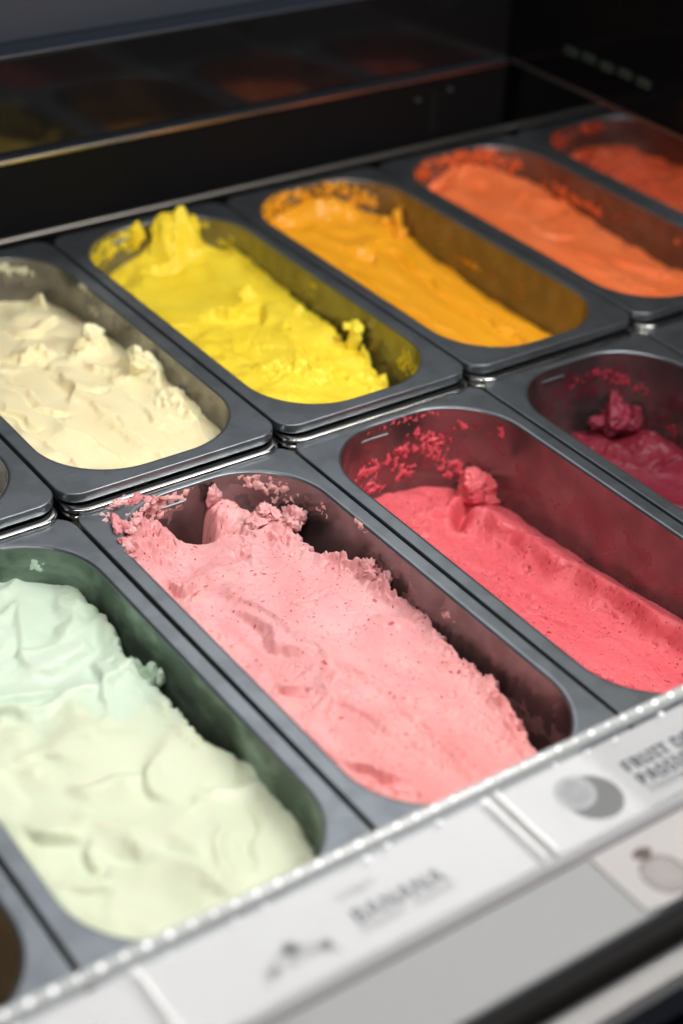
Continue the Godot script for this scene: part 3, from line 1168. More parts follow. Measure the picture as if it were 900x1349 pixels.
	for k in 40:                                     # crumbs on the rim round the left back corner
		var th := g.randf_range(0.05, 0.95)
		var p := Vector2(-16.5 - 55 * sin(th * PI / 2), 67 - 55 * cos(th * PI / 2))
		p += Vector2(-sin(th * PI / 2), -cos(th * PI / 2)) * (g.randf_range(-5, 2.5) + (3.0 if k % 7 == 0 else 0.0))
		var r := g.randf_range(1.2, 3.0)
		part("crumb", lump(Vector3(p.x, g.randf_range(-4.0, 0.4) + 0.2 * r, p.y), Vector3(r * 1.3, r * 0.6, r * 1.2), 0.6, r * 0.8, k + 30.0, c0.lerp(c1, g.randf()), 0.0, 22, 14), mat, t, Vector3(0, DEEP, 0))
	films(t, Color(0.72, 0.36, 0.37), 0.20, [[50, 16, -16, 40, 18, 0.35, 18.0], [-40, 18, -14, 36, 14, 0.5, 14.0], [71, 150, -22, 60, 18, 0.05, 22.0], [70, 300, -30, 40, 24, 0.1, 20.0]])
	smears(t, mat, Color(0.86, 0.50, 0.49), [[-16, 12, -8, 22, 7, 1.2, 0.30, 7.0], [52, 14, -8, 16, 6, 1.3, 0.35, 6.0], [64, 26, -14, 16, 9, 1.3, 0.25, 7.0], [70, 66, -14, 8, 6, 1.0, 0.1, 5.0], [72, 108, -2.5, 9, 3, 1.2, 0.5, 6.0], [-30, 12, -9, 18, 9, 1.6, 0.35, 6.0], [71, 200, -14, 10, 6, 0.8, -0.1, 5.0]])


func mint() -> void:
	var green := Color(0.56, 0.695, 0.57)
	var green2 := Color(0.61, 0.725, 0.625)
	var cream_ := Color(0.635, 0.69, 0.535)
	var mat := gelato_material(0.36, 0.16, null, 0.012)
	var f := Field.new(1.0, noise_a, noise_b, noise_c, 2.0)
	f.base([[-17, -22, -27], [-15, -18, -27], [-18, -20, -29], [-20, -21, -29], [-22, -22, -30], [-24, -27, -36]], 2.0, 0.7, 0.0, 0.8)
	f.swath([64, 20, 36, 52, 14, 100], 44, 3.5, 2.2, 0.9, 1.5, 0.1)
	f.swath([18, 16, -16, 50, -34, 104], 40, 3.0, 2.4, 0.9, 1.5, 0.1)
	f.swath([66, 92, 44, 112, 2, 120, -64, 116], 42, 4.5, 2.8, 0.92, -2.0, 0.1)
	f.swath([60, 140, 40, 190, -2, 214, -56, 206], 52, 4.0, 2.6, 0.9, -2.0, 0.1)
	f.swath([64, 200, 40, 232, 6, 236, -30, 226], 40, 3.0, 2.2, 0.9, 1.5, 0.1)
	f.swath([54, 240, 50, 280, 30, 330], 44, 3.5, 2.4, 0.9, 1.0, 0.1)
	f.swath([-50, 232, -34, 262, -20, 300, 0, 340], 44, 3.0, 2.4, 0.9, -1.5, 0.1)
	f.fold([20, 12, 40, 8, 64, 16], -3.5, 8, 4.5, 6, 2.0)
	f.fold([33, 26, 14, 60, 2, 96, 4, 114], -2.5, 12, 1.8, 7, 2.5)
	f.fold([57, 38, 41, 74, 26, 92], -2.2, 12, 2.2, 9, 3.0)
	f.fold([62, 80, 46, 102, 18, 111, -22, 110], 5.5, 13, -2.0, 10, 3.0)
	f.fold([-60, 104, -28, 124, -4, 128, 14, 140], -6.0, 9, 1.5, 12, 2.5)
	f.fold([-46, 126, -30, 137, -17, 149], -4.5, 6, 2.0, 8, 1.5)
	f.fold([42, 112, 35, 138, 20, 158], -3.5, 9, 3.5, 8, 2.5)
	f.fold([-44, 172, -29, 180, -18, 190], -3.5, 4, 1.6, 9, 1.3)
	f.fold([25, 206, 15, 230, 22, 248], -3.0, 9, 2.5, 10, 2.0)
	f.fold([34, 242, 52, 247, 68, 246], 3.5, 11, -3.5, 9, 2.0)
	f.fold([58, 262, 44, 288, 29, 308], -2.8, 7, 2.0, 8, 2.0)
	f.fold([-33, 240, -40, 258, -38, 268, -27, 265], -4.5, 4.5, 3.0, 8, 1.4)
	f.dent(-16, 268, 14, 8, -6, 0.6)
	f.fold([-60, 222, -49, 236, -38, 245], -4.5, 5, 2.0, 7, 1.4)
	f.fold([-58, 272, -38, 280], -3.5, 7, 2.0, 8, 2.0)
	f.fold([64, 223, 74, 240], -2, 6, 3.0, 5)
	f.dent(10, 60, 30, 30, 3)
	f.dent(10, 190, 36, 26, 4)
	f.dent(20, 290, 30, 26, 3)
	f.ragged([63, 60, 66, 82, 62, 106], 6, 3.0, 7)
	f.ragged([60, 132, 62, 146, 62, 170], 6, 5, 7)
	f.ragged([70, 240, 71, 271, 69, 290], 5, 3, 7)
	f.blur(3)
	f.scoop([56, -8, 70, 14, 68, 35, 64, 58, 66, 82, 62, 106, 57, 119, 60, 144, 60, 158, 59, 181, 58, 209, 71, 234, 70, 252, 70, 271, 70, 286, 67, 306], -100, 10, 2.4, 2.0)
	for j in f.nz:
		for i in f.nx:
			var u := -72.0 + i * f.st
			var w := 12.0 + j * f.st
			var cut := 152.0 + 0.42 * u + 22.0 * noise_b.get_noise_2d(u * 0.02, w * 0.012)
			f.tint[j * f.nx + i] = smoothstep(-26.0, 30.0, f.ww[j * f.nx + i] * 1.8 - w * 0.8 - cut + 0.35 * (f.wu[j * f.nx + i] - u) * 5.0)
	var t := serve("smooth mint gelato turning from cool green to pale yellow-green", -2, false, f, mat, green, green2, cream_)
	lumps(t, mat, [
		[66, -36, 40, 5, 8, 8, 0.6, 8, 1, green],
		[62, -32, 128, 6, 7, 11, 0.7, 7, 2, green],
		[65, -29, 141, 4, 7, 5, 0.8, 5, 3, green],
		[66, -24, 150, 2.4, 6, 2.4, 0.5, 5, 4, green2],
		[70, -28, 240, 3, 4, 9, 0.6, 6, 5, cream_]])
	smears(t, mat, green, [[58, 14, -14, 5, 5, 1.0, 0.5, 5.0]])


func raspberry() -> void:
	var c0 := Color(0.72, 0.11, 0.14)
	var c1 := Color(0.80, 0.16, 0.185)
	var c2 := Color(0.55, 0.05, 0.08)
	var mat := gelato_material(0.42, 0.12, flecks(800, Color(0.50, 0.12, 0.16), 1.8, 6.0, 9, 0), 0.03)
	var f := Field.new(0.8, noise_a, noise_b, noise_c, 3.0)
	f.base([[-62, -66, -70], [-64, -66, -70], [-63, -66, -68], [-57, -61, -62], [-51, -55, -55], [-47, -50, -50]], 1.6, 1.2, 0.3)
	f.dent(0, 24, 46, 20, 4, 0.1, 3.0)
	f.swath([-40, 84, -34, 160, -22, 330], 40, 1.8, 1.6, 0.85, 1.0, 0.5)
	f.swath([10, 58, 16, 120, 22, 210, 28, 340], 56, 2.5, 1.0, 0.9, -1.0, 0.5)
	f.fold([-30, 48, 0, 52, 30, 50, 52, 46], -4, 9, 2.5, 9, 2.0)
	f.fold([22, 56, 40, 50, 57, 48], -13, 9, 3.0, 6, 2.5)
	f.fold([36, 52, 45, 78, 50, 110, 53, 160, 56, 220, 59, 290, 60, 330], 7.0, 6, 7.0, 16, 6.0, 0.08)
	f.fold([14, 60, 22, 84, 28, 116, 32, 164, 36, 224, 40, 300, 42, 335], -6.5, 14, -6.5, 11, 6.0, 0.08)
	f.ragged([-8, 62, 12, 54, 36, 46, 52, 44], 8, 3.5, 7)
	f.ragged([-34, 80, -26, 120, -14, 160, -8, 190], 9, 2.6, 6)
	f.ragged([8, 110, 12, 160, 20, 210, 26, 250], 10, 1.6, 6)
	f.fold([-6, 174, 2, 186, 12, 204], -6, 3.0, 1.5, 4)
	f.rough(8, 200, 8, 3, 5)
	f.fold([30, 190, 34, 224, 38, 262], 2.6, 7, 0.0, 6, 1.5)
	f.fold([-20, 100, -10, 150, 0, 210, 10, 260], 1.4, 12, -1.0, 10, 3.0)
	f.rough(64, 80, 12, 2.4, 7)
	for id in f.h.size():
		f.tint[id] = clampf(0.5 * noise_c.get_noise_2d(f.wu[id] * 0.11, f.ww[id] * 0.09) - 0.1, 0.0, 0.35)
	f.blur(3)
	f.fold([30, 60, 42, 80, 47, 110, 50, 160, 53, 220, 56, 290, 58, 330], -5.5, 17, 2.2, 8, 6.0, 0.1)
	f.dent(34, 58, 13, 7, -9, -0.3, 2.6)
	f.fold([-6, 174, 2, 186, 12, 204], -4.5, 3.0, 1.5, 4)
	f.fold([2, 96, 8, 150, 14, 210, 22, 300], -1.8, 7, 1.0, 5, 2.0)
	f.blur(4)
	f.pits(0.9, 2.4, 0.6, 0.6)
	f.cracks(2.0, 10.0, 0.12, 0.62, 1.6, 0.9)
	f.cracks(1.0, 4.5, 0.2, 0.6, 1.5, 0.8)
	f.tufts([-8, 62, 12, 54, 36, 46, 52, 44], 30, 4, 2.4, 6, 7)
	var t := serve("bright raspberry-red gelato with dark flecks and a lump at its back", 0, false, f, mat, c0, c1, c2)
	lumps(t, mat, [
		[56, -55, 42, 15, 11, 12, 0.45, 16, 1, c1, 0.4],
		[66, -58, 48, 9, 9, 8, 0.5, 11, 2, c0],
		[52, -61, 50, 8, 6, 6, 0.6, 8, 3, Color(0.70, 0.09, 0.13)],
		[62, -66, 56, 9, 4, 5, 0.6, 7, 4, c0]])
	films(t, Color(0.55, 0.07, 0.10), 0.20, [[0, 12, -36, 60, 24, 0.4, 18.0], [60, 24, -30, 40, 22, 0.2, 18.0], [71, 160, -36, 110, 26, 0.0, 30.0]])
	smears(t, mat, Color(0.74, 0.10, 0.14), [[-22, 12, -36, 15, 11, 1.6, 0.20, 7.0], [6, 12, -32, 15, 10, 1.6, 0.12, 6.0], [26, 12, -24, 15, 12, 1.6, 0.16, 6.0], [40, 12, -32, 12, 14, 1.7, 0.2, 6.0], [52, 20, -50, 13, 11, 1.6, 0.3, 6.0], [12, 12, -46, 16, 8, 1.5, 0.15, 6.0], [58, 22, -14, 9, 5, 1.0, 0.1, 5.0], [70, 52, -12, 7, 5, 1.0, 0.1, 5.0], [14, 12, -5, 40, 5, 0.8, -0.25, 4.0], [-18, 12, -52, 14, 7, 1.6, 0.3, 6.0]])


func cassis() -> void:
	var c0 := Color(0.155, 0.007, 0.022)
	var c1 := Color(0.205, 0.010, 0.032)
	var mat := gelato_material(0.55, 0.05, flecks(700, Color(0.6, 0.3, 0.35), 2.0, 5.0, 12, 0), 0.05, 0.5)
	var f := Field.new(1.2, noise_a, noise_b, noise_c, 4.0)
	f.base([[-64, -66, -68], [-63, -65, -66], [-62, -64, -66], [-60, -62, -64], [-56, -58, -60], [-52, -54, -56]], 2.2, 1.2, 0.2, 1.5)
	f.fold([0, 40, 20, 42, 40, 36], -3, 5, 1.5, 6)
	f.fold([20, 84, 40, 84, 62, 85], -4, 6, 3, 9)
	f.ragged([-30, 60, 0, 70, 30, 64, 56, 60], 14, 1.2, 12)
	f.swath([-30, 60, 6, 110, 30, 180, 36, 330], 56, 4.0, 2.4, 0.9, 2.0, 0.3)
	f.fold([-40, 100, 0, 130, 30, 170], -4, 10, 2, 8)
	f.dent(52, 60, 18, 14, 5)
	var t := serve("deep purple-red gelato far down in its pan with one big torn lump", 1, false, f, mat, c0, c1, Color(0.3, 0.02, 0.04))
	lumps(t, mat, [
		[42, -52, 30, 20, 11, 15, 0.5, 17, 1, c1, 0.5],
		[47, -42, 20, 13, 9, 6, 0.45, 14, 2, c1, 0.7],
		[53, -56, 36, 11, 10, 9, 0.6, 9, 3, c0],
		[25, -54, 26, 10, 4, 6, 0.6, 8, 4, c1],
		[36, -58, 38, 14, 5, 8, 0.6, 9, 5, c0]])
	films(t, Color(0.22, 0.012, 0.035), 0.24, [[20, 12, -26, 60, 18, 0.4, 16.0], [71, 100, -40, 80, 26, 0.3, 26.0]])
	smears(t, mat, Color(0.34, 0.02, 0.045), [[8, 12, -20, 12, 5, 1.0, 0.15, 5.0], [30, 12, -17, 15, 5, 1.0, 0.15, 6.0], [48, 18, -24, 14, 7, 1.2, 0.2, 5.0], [62, 30, -30, 12, 6, 1.0, 0.1, 5.0], [-34, 14, -50, 13, 7, 1.2, 0.25, 5.0], [70, 66, -54, 8, 5, 1.2, 0.2, 5.0]])


func cream() -> void:
	var c0 := Color(0.90, 0.79, 0.48)
	var c1 := Color(0.93, 0.845, 0.565)
	var c2 := Color(0.80, 0.62, 0.28)
	var mat := gelato_material(0.40, 0.18, null, 0.015)
	var f := Field.new(0.8, noise_a, noise_b, noise_c, 5.0)
	f.base([[-36, -38, -40], [-28, -32, -35], [-22, -26, -28], [-17, -20, -23], [-16, -18, -27], [-17, -20, -33]], 1.5, 0.7, 0.0, 0.9)
	f.swath([-20, 30, -10, 70, 10, 112], 80, 1.0, 0.6, 0.8, 0.0, 0.1)
	f.swath([-46, 112, -42, 180, -30, 330], 32, 2.6, 2.2, 0.9, 1.2, 0.15)
	f.swath([-14, 142, -8, 200, -2, 335], 34, 2.8, 2.2, 0.9, -1.2, 0.15)
	f.swath([20, 150, 20, 220, 24, 335], 32, 2.4, 2.0, 0.9, 1.2, 0.15)
	f.swath([46, 212, 46, 270, 40, 330], 26, 2.0, 1.8, 0.85, -1.0, 0.15)
	f.dent(36, 66, 24, 15, 6, 0.5, 3.0)
	f.fold([10, 66, 9, 88, 24, 97, 46, 84, 56, 70], -2.5, 5, 5.0, 10, 1.2)
	f.dent(55, 40, 4.5, 9, 14, 0.2)
	f.fold([-40, 118, -16, 128, -8, 140, 10, 126, 24, 132], -1.0, 6, 5.5, 8, 1.3)
	f.ragged([-12, 132, 6, 128, 20, 134], 7, 4.5, 8)
	f.rough(48, 148, 14, 7, 8, 4)
	f.rough(32, 150, 12, 5, 7, 2)
	f.fold([17, 132, 9, 158, 4, 190, -9, 224], -5.0, 12, 2.5, 12, 2.5)
	f.rough(60, 205, 17, 8, 8, 4)
	f.rough(60, 186, 10, 6, 7, 3)
	f.rough(62, 252, 18, 5, 8, 2)
	f.fold([28, 168, 40, 190, 48, 196], -2.0, 5, 2.5, 7)
	f.dent(18, 212, 6, 3.5, -4.5, 0.4)
	f.rough(22, 208, 12, 3, 7)
	f.fold([-36, 218, -25, 226, -16, 238], -3.5, 4, 2.0, 8, 1.3)
	f.fold([2, 212, 8, 255, 12, 304], -1.8, 10, 1.4, 7, 1.5)
	f.fold([30, 230, 34, 276, 44, 304], -1.6, 9, 1.4, 7, 1.5)
	f.fold([-38, 156, -36, 210, -26, 264, -10, 310], 3.0, 12, -2.5, 9, 3.0)
	f.fold([50, 264, 58, 292], -3.0, 3, 1.5, 4)
	f.dent(-30, 262, 10, 18, 4)
	f.fold([-56, 130, -54, 200, -42, 270], -3.0, 9, 2.0, 10, 3.0)
	f.blur(3)
	f.tufts([38, 152, 48, 148, 58, 150], 26, 6, 3.0, 6, 8)
	f.tufts([54, 190, 62, 205, 64, 220], 34, 7, 3.0, 7, 9)
	f.tufts([60, 236, 64, 262, 60, 280], 30, 4, 2.8, 6, 10)
	f.tufts([-14, 134, 6, 128, 18, 134], 22, 4, 2.8, 4, 11)
	var t := serve("cream-white gelato with crumbly crests along its right side", -1, true, f, mat, c0, c1, c2)
	lumps(t, mat, [
		[50, -15, 142, 9, 8, 9, 0.55, 9, 1, c1],
		[38, -18, 150, 7, 5, 6, 0.6, 7, 2, c0],
		[58, -11, 197, 7, 7, 7, 0.65, 7, 3, c1],
		[66, -13, 204, 6, 6, 6, 0.7, 6, 4, c1],
		[65, -16, 214, 7, 6, 6, 0.7, 6, 5, c1],
		[55, -13, 205, 8, 6, 8, 0.6, 7, 6, c0],
		[66, -22, 246, 5, 4, 6, 0.7, 5, 7, c1],
		[66, -26, 262, 5, 4, 8, 0.7, 5, 8, c0]])
	films(t, Color(0.62, 0.58, 0.44), 0.16, [[40, 14, -14, 46, 14, 0.4, 16.0], [71, 130, -12, 70, 10, 0.0, 20.0]])
	smears(t, mat, Color(0.66, 0.62, 0.45), [[40, 13, -10, 18, 6, 1.0, 0.35, 8.0], [56, 18, -11, 14, 5, 0.9, 0.3, 7.0], [72, 90, -3, 9, 3, 1.3, 0.6, 6.0], [71, 108, -16, 10, 5, 0.9, 0.35, 7.0], [71, 102, -4, 6, 3, 0.7, 0.1, 5.0]])


func lemon() -> void:
	var c0 := Color(0.92, 0.67, 0.03)
	var c1 := Color(0.95, 0.76, 0.065)
	var c2 := Color(0.76, 0.50, 0.02)
	var mat := gelato_material(0.36, 0.14, null, 0.02)
	var f := Field.new(1.0, noise_a, noise_b, noise_c, 6.0)
	f.base([[-34, -30, -24], [-33, -30, -28], [-30, -29, -33], [-24, -27, -34], [-20, -25, -40], [-20, -27, -50]], 1.8, 0.8, 0.05, 0.8)
	f.dent(20, 22, 16, 16, 24, 0.2, 3.0)               # heap against the back wall
	f.dent(38, 20, 14, 14, 19, 0.2, 2.6)
	f.rough(24, 24, 24, 8, 9, 0)
	f.swath([-6, 46, -4, 96, 6, 140], 84, 3.0, 1.6, 0.9, 1.0, 0.15)
	f.swath([52, 40, 54, 100, 46, 170], 34, 2.4, 2.0, 0.85, -1.0, 0.2)
	f.swath([26, 150, 6, 190, -14, 240], 44, 3.5, 2.6, 0.9, -1.6, 0.2)
	f.swath([54, 180, 44, 230, 28, 290], 34, 2.6, 2.2, 0.9, 1.4, 0.2)
	f.fold([-18, 38, 8, 46, 34, 44], -4, 7, 5, 9)
	f.dent(-42, 30, 18, 16, -10)
	f.dent(-4, 84, 34, 32, -3, 0.3, 3.0)
	f.fold([-22, 134, 0, 150, 20, 140, 42, 108], -5.5, 13, 6.5, 8, 1.6)
	f.dent(42, 112, 6, 8, 6)
	f.ragged([-16, 142, 4, 150, 24, 140], 8, 3.5, 7)
	f.fold([46, 132, 34, 156, 14, 174], -5.0, 11, 4.5, 10, 2.5)
	f.rough(4, 196, 24, 3.0, 8)
	f.rough(6, 264, 28, 6.0, 8)
	f.rough(-24, 250, 18, 4.0, 8)
	f.dent(52, 212, 18, 16, 8)
	f.fold([30, 190, 52, 196, 64, 184], 3.5, 9, -2.5, 8)
	f.fold([36, 240, 50, 250, 60, 262], 4.0, 10, -3.0, 7)
	f.ragged([66, 60, 68, 100, 66, 160, 64, 190], 8, 4, 8)
	f.blur(2)
	f.pits(1.0, 2.6, 0.55, 0.4)
	f.cracks(1.6, 9.0, 0.14, 0.45, 1.0, 0.5)
	f.tufts([-30, 250, 0, 258, 30, 270, 36, 290], 60, 5, 3.0, 14, 12)
	f.tufts([-14, 142, 4, 150, 24, 138, 42, 112], 24, 4, 3.0, 4, 13)
	f.tufts([10, 30, 26, 26, 40, 28], 40, 6, 3.0, 12, 14)
	f.scoop([74, 30, 72, 90, 68, 150, 66, 190, 58, 226, 64, 236, 60, 262, 50, 290, 40, 312], -84, 12, 3.5, 1.5)
	var t := serve("lemon-yellow gelato heaped against the back of its pan, spiky in front", 0, true, f, mat, c0, c1, c2)
	lumps(t, mat, [
		[36, -6, 17, 12, 9, 8, 0.6, 11, 1, c0, 0.3],
		[20, -5, 17, 12, 11, 8, 0.6, 10, 2, c0],
		[46, -10, 18, 8, 8, 7, 0.6, 8, 3, c0],
		[-6, -8, 14, 7, 11, 5, 0.7, 8, 4, c0],
		[62, -34, 238, 5, 22, 6, 0.5, 10, 5, c1, 0.3],
		[64, -14, 238, 5, 6, 6, 0.6, 7, 6, c1],
		[58, -13, 234, 4, 3, 4, 0.6, 5, 7, c1],
		[60, -40, 258, 6, 16, 8, 0.6, 9, 8, c1],
		[54, -50, 285, 9, 15, 10, 0.5, 11, 9, c1]])
	films(t, Color(0.62, 0.52, 0.10), 0.18, [[-40, 20, -16, 50, 16, 0.5, 14.0], [60, 316, -30, 36, 22, 0.4, 14.0], [71, 120, -18, 90, 12, -0.1, 24.0]])
	smears(t, mat, Color(0.72, 0.55, 0.03), [[-36, 16, -14, 20, 13, 2.0, 0.30, 8.0], [-56, 32, -18, 18, 12, 1.8, 0.25, 8.0], [-14, 12, -12, 16, 11, 1.8, 0.35, 8.0], [52, 15, -7, 12, 5, 1.6, 0.45, 7.0], [66, 42, -20, 12, 8, 1.2, 0.1, 6.0], [62, 318, -22, 16, 13, 1.6, 0.30, 6.0], [50, 332, -30, 14, 12, 1.6, 0.22, 6.0], [70, 296, -20, 12, 12, 1.4, 0.15, 6.0], [71, 170, -10, 8, 4, 0.8, 0.0, 4.0]])


func mango() -> void:
	var c0 := Color(0.88, 0.36, 0.012)
	var c1 := Color(0.91, 0.42, 0.022)
	var c2 := Color(0.80, 0.32, 0.01)
	var mat := gelato_material(0.36, 0.10, null, 0.01)
	var f := Field.new(1.2, noise_a, noise_b, noise_c, 7.0)
	f.base([[-16, -18, -30], [-30, -32, -38], [-38, -42, -46], [-42, -46, -50], [-43, -46, -48], [-42, -44, -46]], 1.6, 0.8, 0.0, 1.2)
	f.dent(-30, 26, 16, 12, -10, 0.3)
	f.dent(18, 24, 22, 12, 12, 0.2)
	f.rough(20, 26, 24, 5, 11)
	f.rough(-40, 26, 22, 5, 11)
	f.swath([-44, 80, -40, 180, -36, 335], 40, 2.0, 1.2, 0.92, 1.0, 0.15)
	f.swath([44, 80, 44, 180, 48, 335], 34, 2.0, 1.2, 0.92, -1.0, 0.15)
	f.swath([0, 96, 0, 180, 6, 335], 44, 2.4, 1.4, 0.92, 1.0, 0.15)
	f.fold([64, 40, 48, 70, 18, 92, -20, 90], 4.0, 13, -1.5, 12, 3.0)
	f.fold([-14, 70, 10, 96, 12, 116], -3.0, 12, 2.0, 9, 2.5)
	f.fold([44, 80, 40, 160, 42, 240, 36, 310], -3.0, 14, 2.0, 9, 2.0, 0.1)
	f.fold([-10, 130, -8, 200, -4, 280], -1.4, 16, 1.4, 12, 3.0)
	f.rough(58, 64, 12, 5, 7, 3)
	f.blur(3)
	var t := serve("smooth mango-orange gelato, streaked lengthwise by the spatula", 1, true, f, mat, c0, c1, c2)
	lumps(t, mat, [
		[58, -30, 60, 7, 6, 6, 0.7, 6, 1, c1],
		[66, -26, 66, 5, 8, 5, 0.7, 6, 2, c1],
		[62, -34, 76, 8, 5, 6, 0.7, 6, 3, c0]])
	films(t, Color(0.72, 0.30, 0.02), 0.19, [[0, 12, -14, 80, 14, 0.5, 16.0], [71, 190, -28, 90, 16, 0.0, 26.0]])
	smears(t, mat, Color(0.78, 0.33, 0.015), [[-40, 18, -10, 26, 14, 2.2, 0.45, 10.0], [-6, 12, -9, 24, 9, 2.0, 0.35, 10.0], [32, 12, -8, 22, 8, 2.2, 0.45, 10.0], [56, 24, -20, 18, 12, 2.4, 0.40, 9.0], [-60, 40, -18, 16, 14, 1.8, 0.45, 9.0], [70, 60, -14, 8, 6, 1.0, 0.1, 6.0], [71, 170, -30, 24, 4, 0.5, 0.0, 5.0]])


func salmon() -> void:
	var c0 := Color(0.86, 0.155, 0.035)
	var c1 := Color(0.90, 0.235, 0.085)
	var c2 := Color(0.70, 0.10, 0.03)
	var mat := gelato_material(0.42, 0.10, null, 0.015)
	var f := Field.new(1.2, noise_a, noise_b, noise_c, 8.0)
	f.base([[-22, -20, -26], [-25, -26, -30], [-28, -30, -36], [-28, -31, -40], [-27, -30, -37], [-25, -27, -30]], 2.4, 1.0, 0.0, 2.0)
	f.dent(-34, 26, 18, 13, -14)
	f.dent(16, 22, 24, 12, 9)
	f.rough(14, 26, 26, 5, 10)
	f.swath([-38, 50, -30, 140, -20, 330], 44, 2.6, 1.8, 0.9, 1.2, 0.15)
	f.swath([10, 50, 20, 90, 48, 120], 44, 2.6, 1.8, 0.9, -1.2, 0.15)
	f.swath([20, 128, 26, 200, 36, 330], 48, 3.0, 2.0, 0.9, 1.4, 0.15)
	f.fold([8, 92, 30, 80, 56, 80], -3.0, 9, 3.0, 8, 2.0)
	f.fold([18, 116, 42, 108, 58, 116], 5.0, 9, -4.0, 8, 1.5)
	f.fold([2, 120, 6, 150, 40, 164], -3.5, 10, 2.5, 9, 2.5)
	f.fold([20, 212, 36, 248, 44, 284], -3.5, 9, 2.5, 9, 2.0)
	f.fold([-30, 160, -20, 220, 0, 290], 2.5, 12, -2.0, 10, 3.0)
	f.ragged([20, 216, 34, 246, 42, 280], 9, 2.5, 7)
	f.blur(2)
	var t := serve("salmon-orange gelato with soft folds", 2, true, f, mat, c0, c1, c2)
	films(t, Color(0.65, 0.12, 0.04), 0.19, [[0, 12, -14, 80, 14, 0.5, 16.0], [71, 130, -22, 80, 14, 0.1, 22.0]])
	smears(t, mat, Color(0.72, 0.12, 0.03), [[-34, 16, -9, 22, 11, 2.0, 0.30, 9.0], [0, 12, -9, 24, 9, 2.2, 0.45, 9.0], [36, 12, -9, 24, 9, 2.2, 0.45, 9.0], [60, 28, -17, 18, 10, 2.0, 0.40, 9.0], [71, 100, -24, 40, 6, 2.4, 0.35, 9.0], [71, 140, -24, 20, 5, 2.0, 0.4, 7.0], [71, 250, -15, 5, 3, 1.4, 0.4, 5.0]])


func dark_red() -> void:
	var c0 := Color(0.66, 0.085, 0.03)
	var c1 := Color(0.72, 0.12, 0.045)
	var mat := gelato_material(0.48, 0.06, null, 0.02)
	var f := Field.new(1.4, noise_a, noise_b, noise_c, 9.0)
	f.base([[-22, -28, -34], [-26, -30, -36], [-28, -30, -36], [-28, -30, -36], [-28, -30, -36], [-28, -30, -36]], 3.0, 2.0, 0.4)
	f.dent(-20, 26, 18, 14, -18)
	f.dent(20, 48, 22, 20, 10)
	f.rough(10, 60, 34, 7, 11)
	f.fold([-30, 80, 0, 90, 40, 84], -5, 10, 4, 9)
	f.rough(-20, 120, 30, 4, 10)
	var t := serve("dark red gelato in the shaded corner beneath the black end panel", 3, true, f, mat, c0, c1, Color(0.5, 0.05, 0.02))
	smears(t, mat, Color(0.55, 0.06, 0.02), [[-30, 18, -12, 22, 11, 2.0, 0.35, 9.0], [10, 12, -10, 22, 9, 2.0, 0.3, 9.0]])


func edge_pans() -> void:
	# at the left edge of the photo: a pale grey-white gelato of which a sliver shows
	var mat := gelato_material(0.45, 0.1, null, 0.02)
	var f := Field.new(1.8, noise_a, noise_b, noise_c, 10.0)
	f.base([[-30, -32, -34], [-30, -30, -32], [-28, -28, -30], [-26, -26, -28]], 2.0, 1.5, 0.2)
	serve("pale grey-white gelato of which only a sliver shows at the photo's edge", -2, true, f, mat, Color(0.6, 0.58, 0.52), Color(0.66, 0.64, 0.58), Color(0.5, 0.5, 0.45))
	var f2 := Field.new(1.8, noise_a, noise_b, noise_c, 11.0)
	f2.base([[-96, -98, -100], [-94, -96, -98], [-92, -94, -98], [-90, -92, -96]], 2.0, 1.5, 0.3)
	serve("brown gelato low in the pan at the lower left corner", -3, false, f2, mat, Color(0.20, 0.13, 0.06), Color(0.25, 0.17, 0.08), Color(0.2, 0.1, 0.05))


# =====================================================================  the rail with the labels

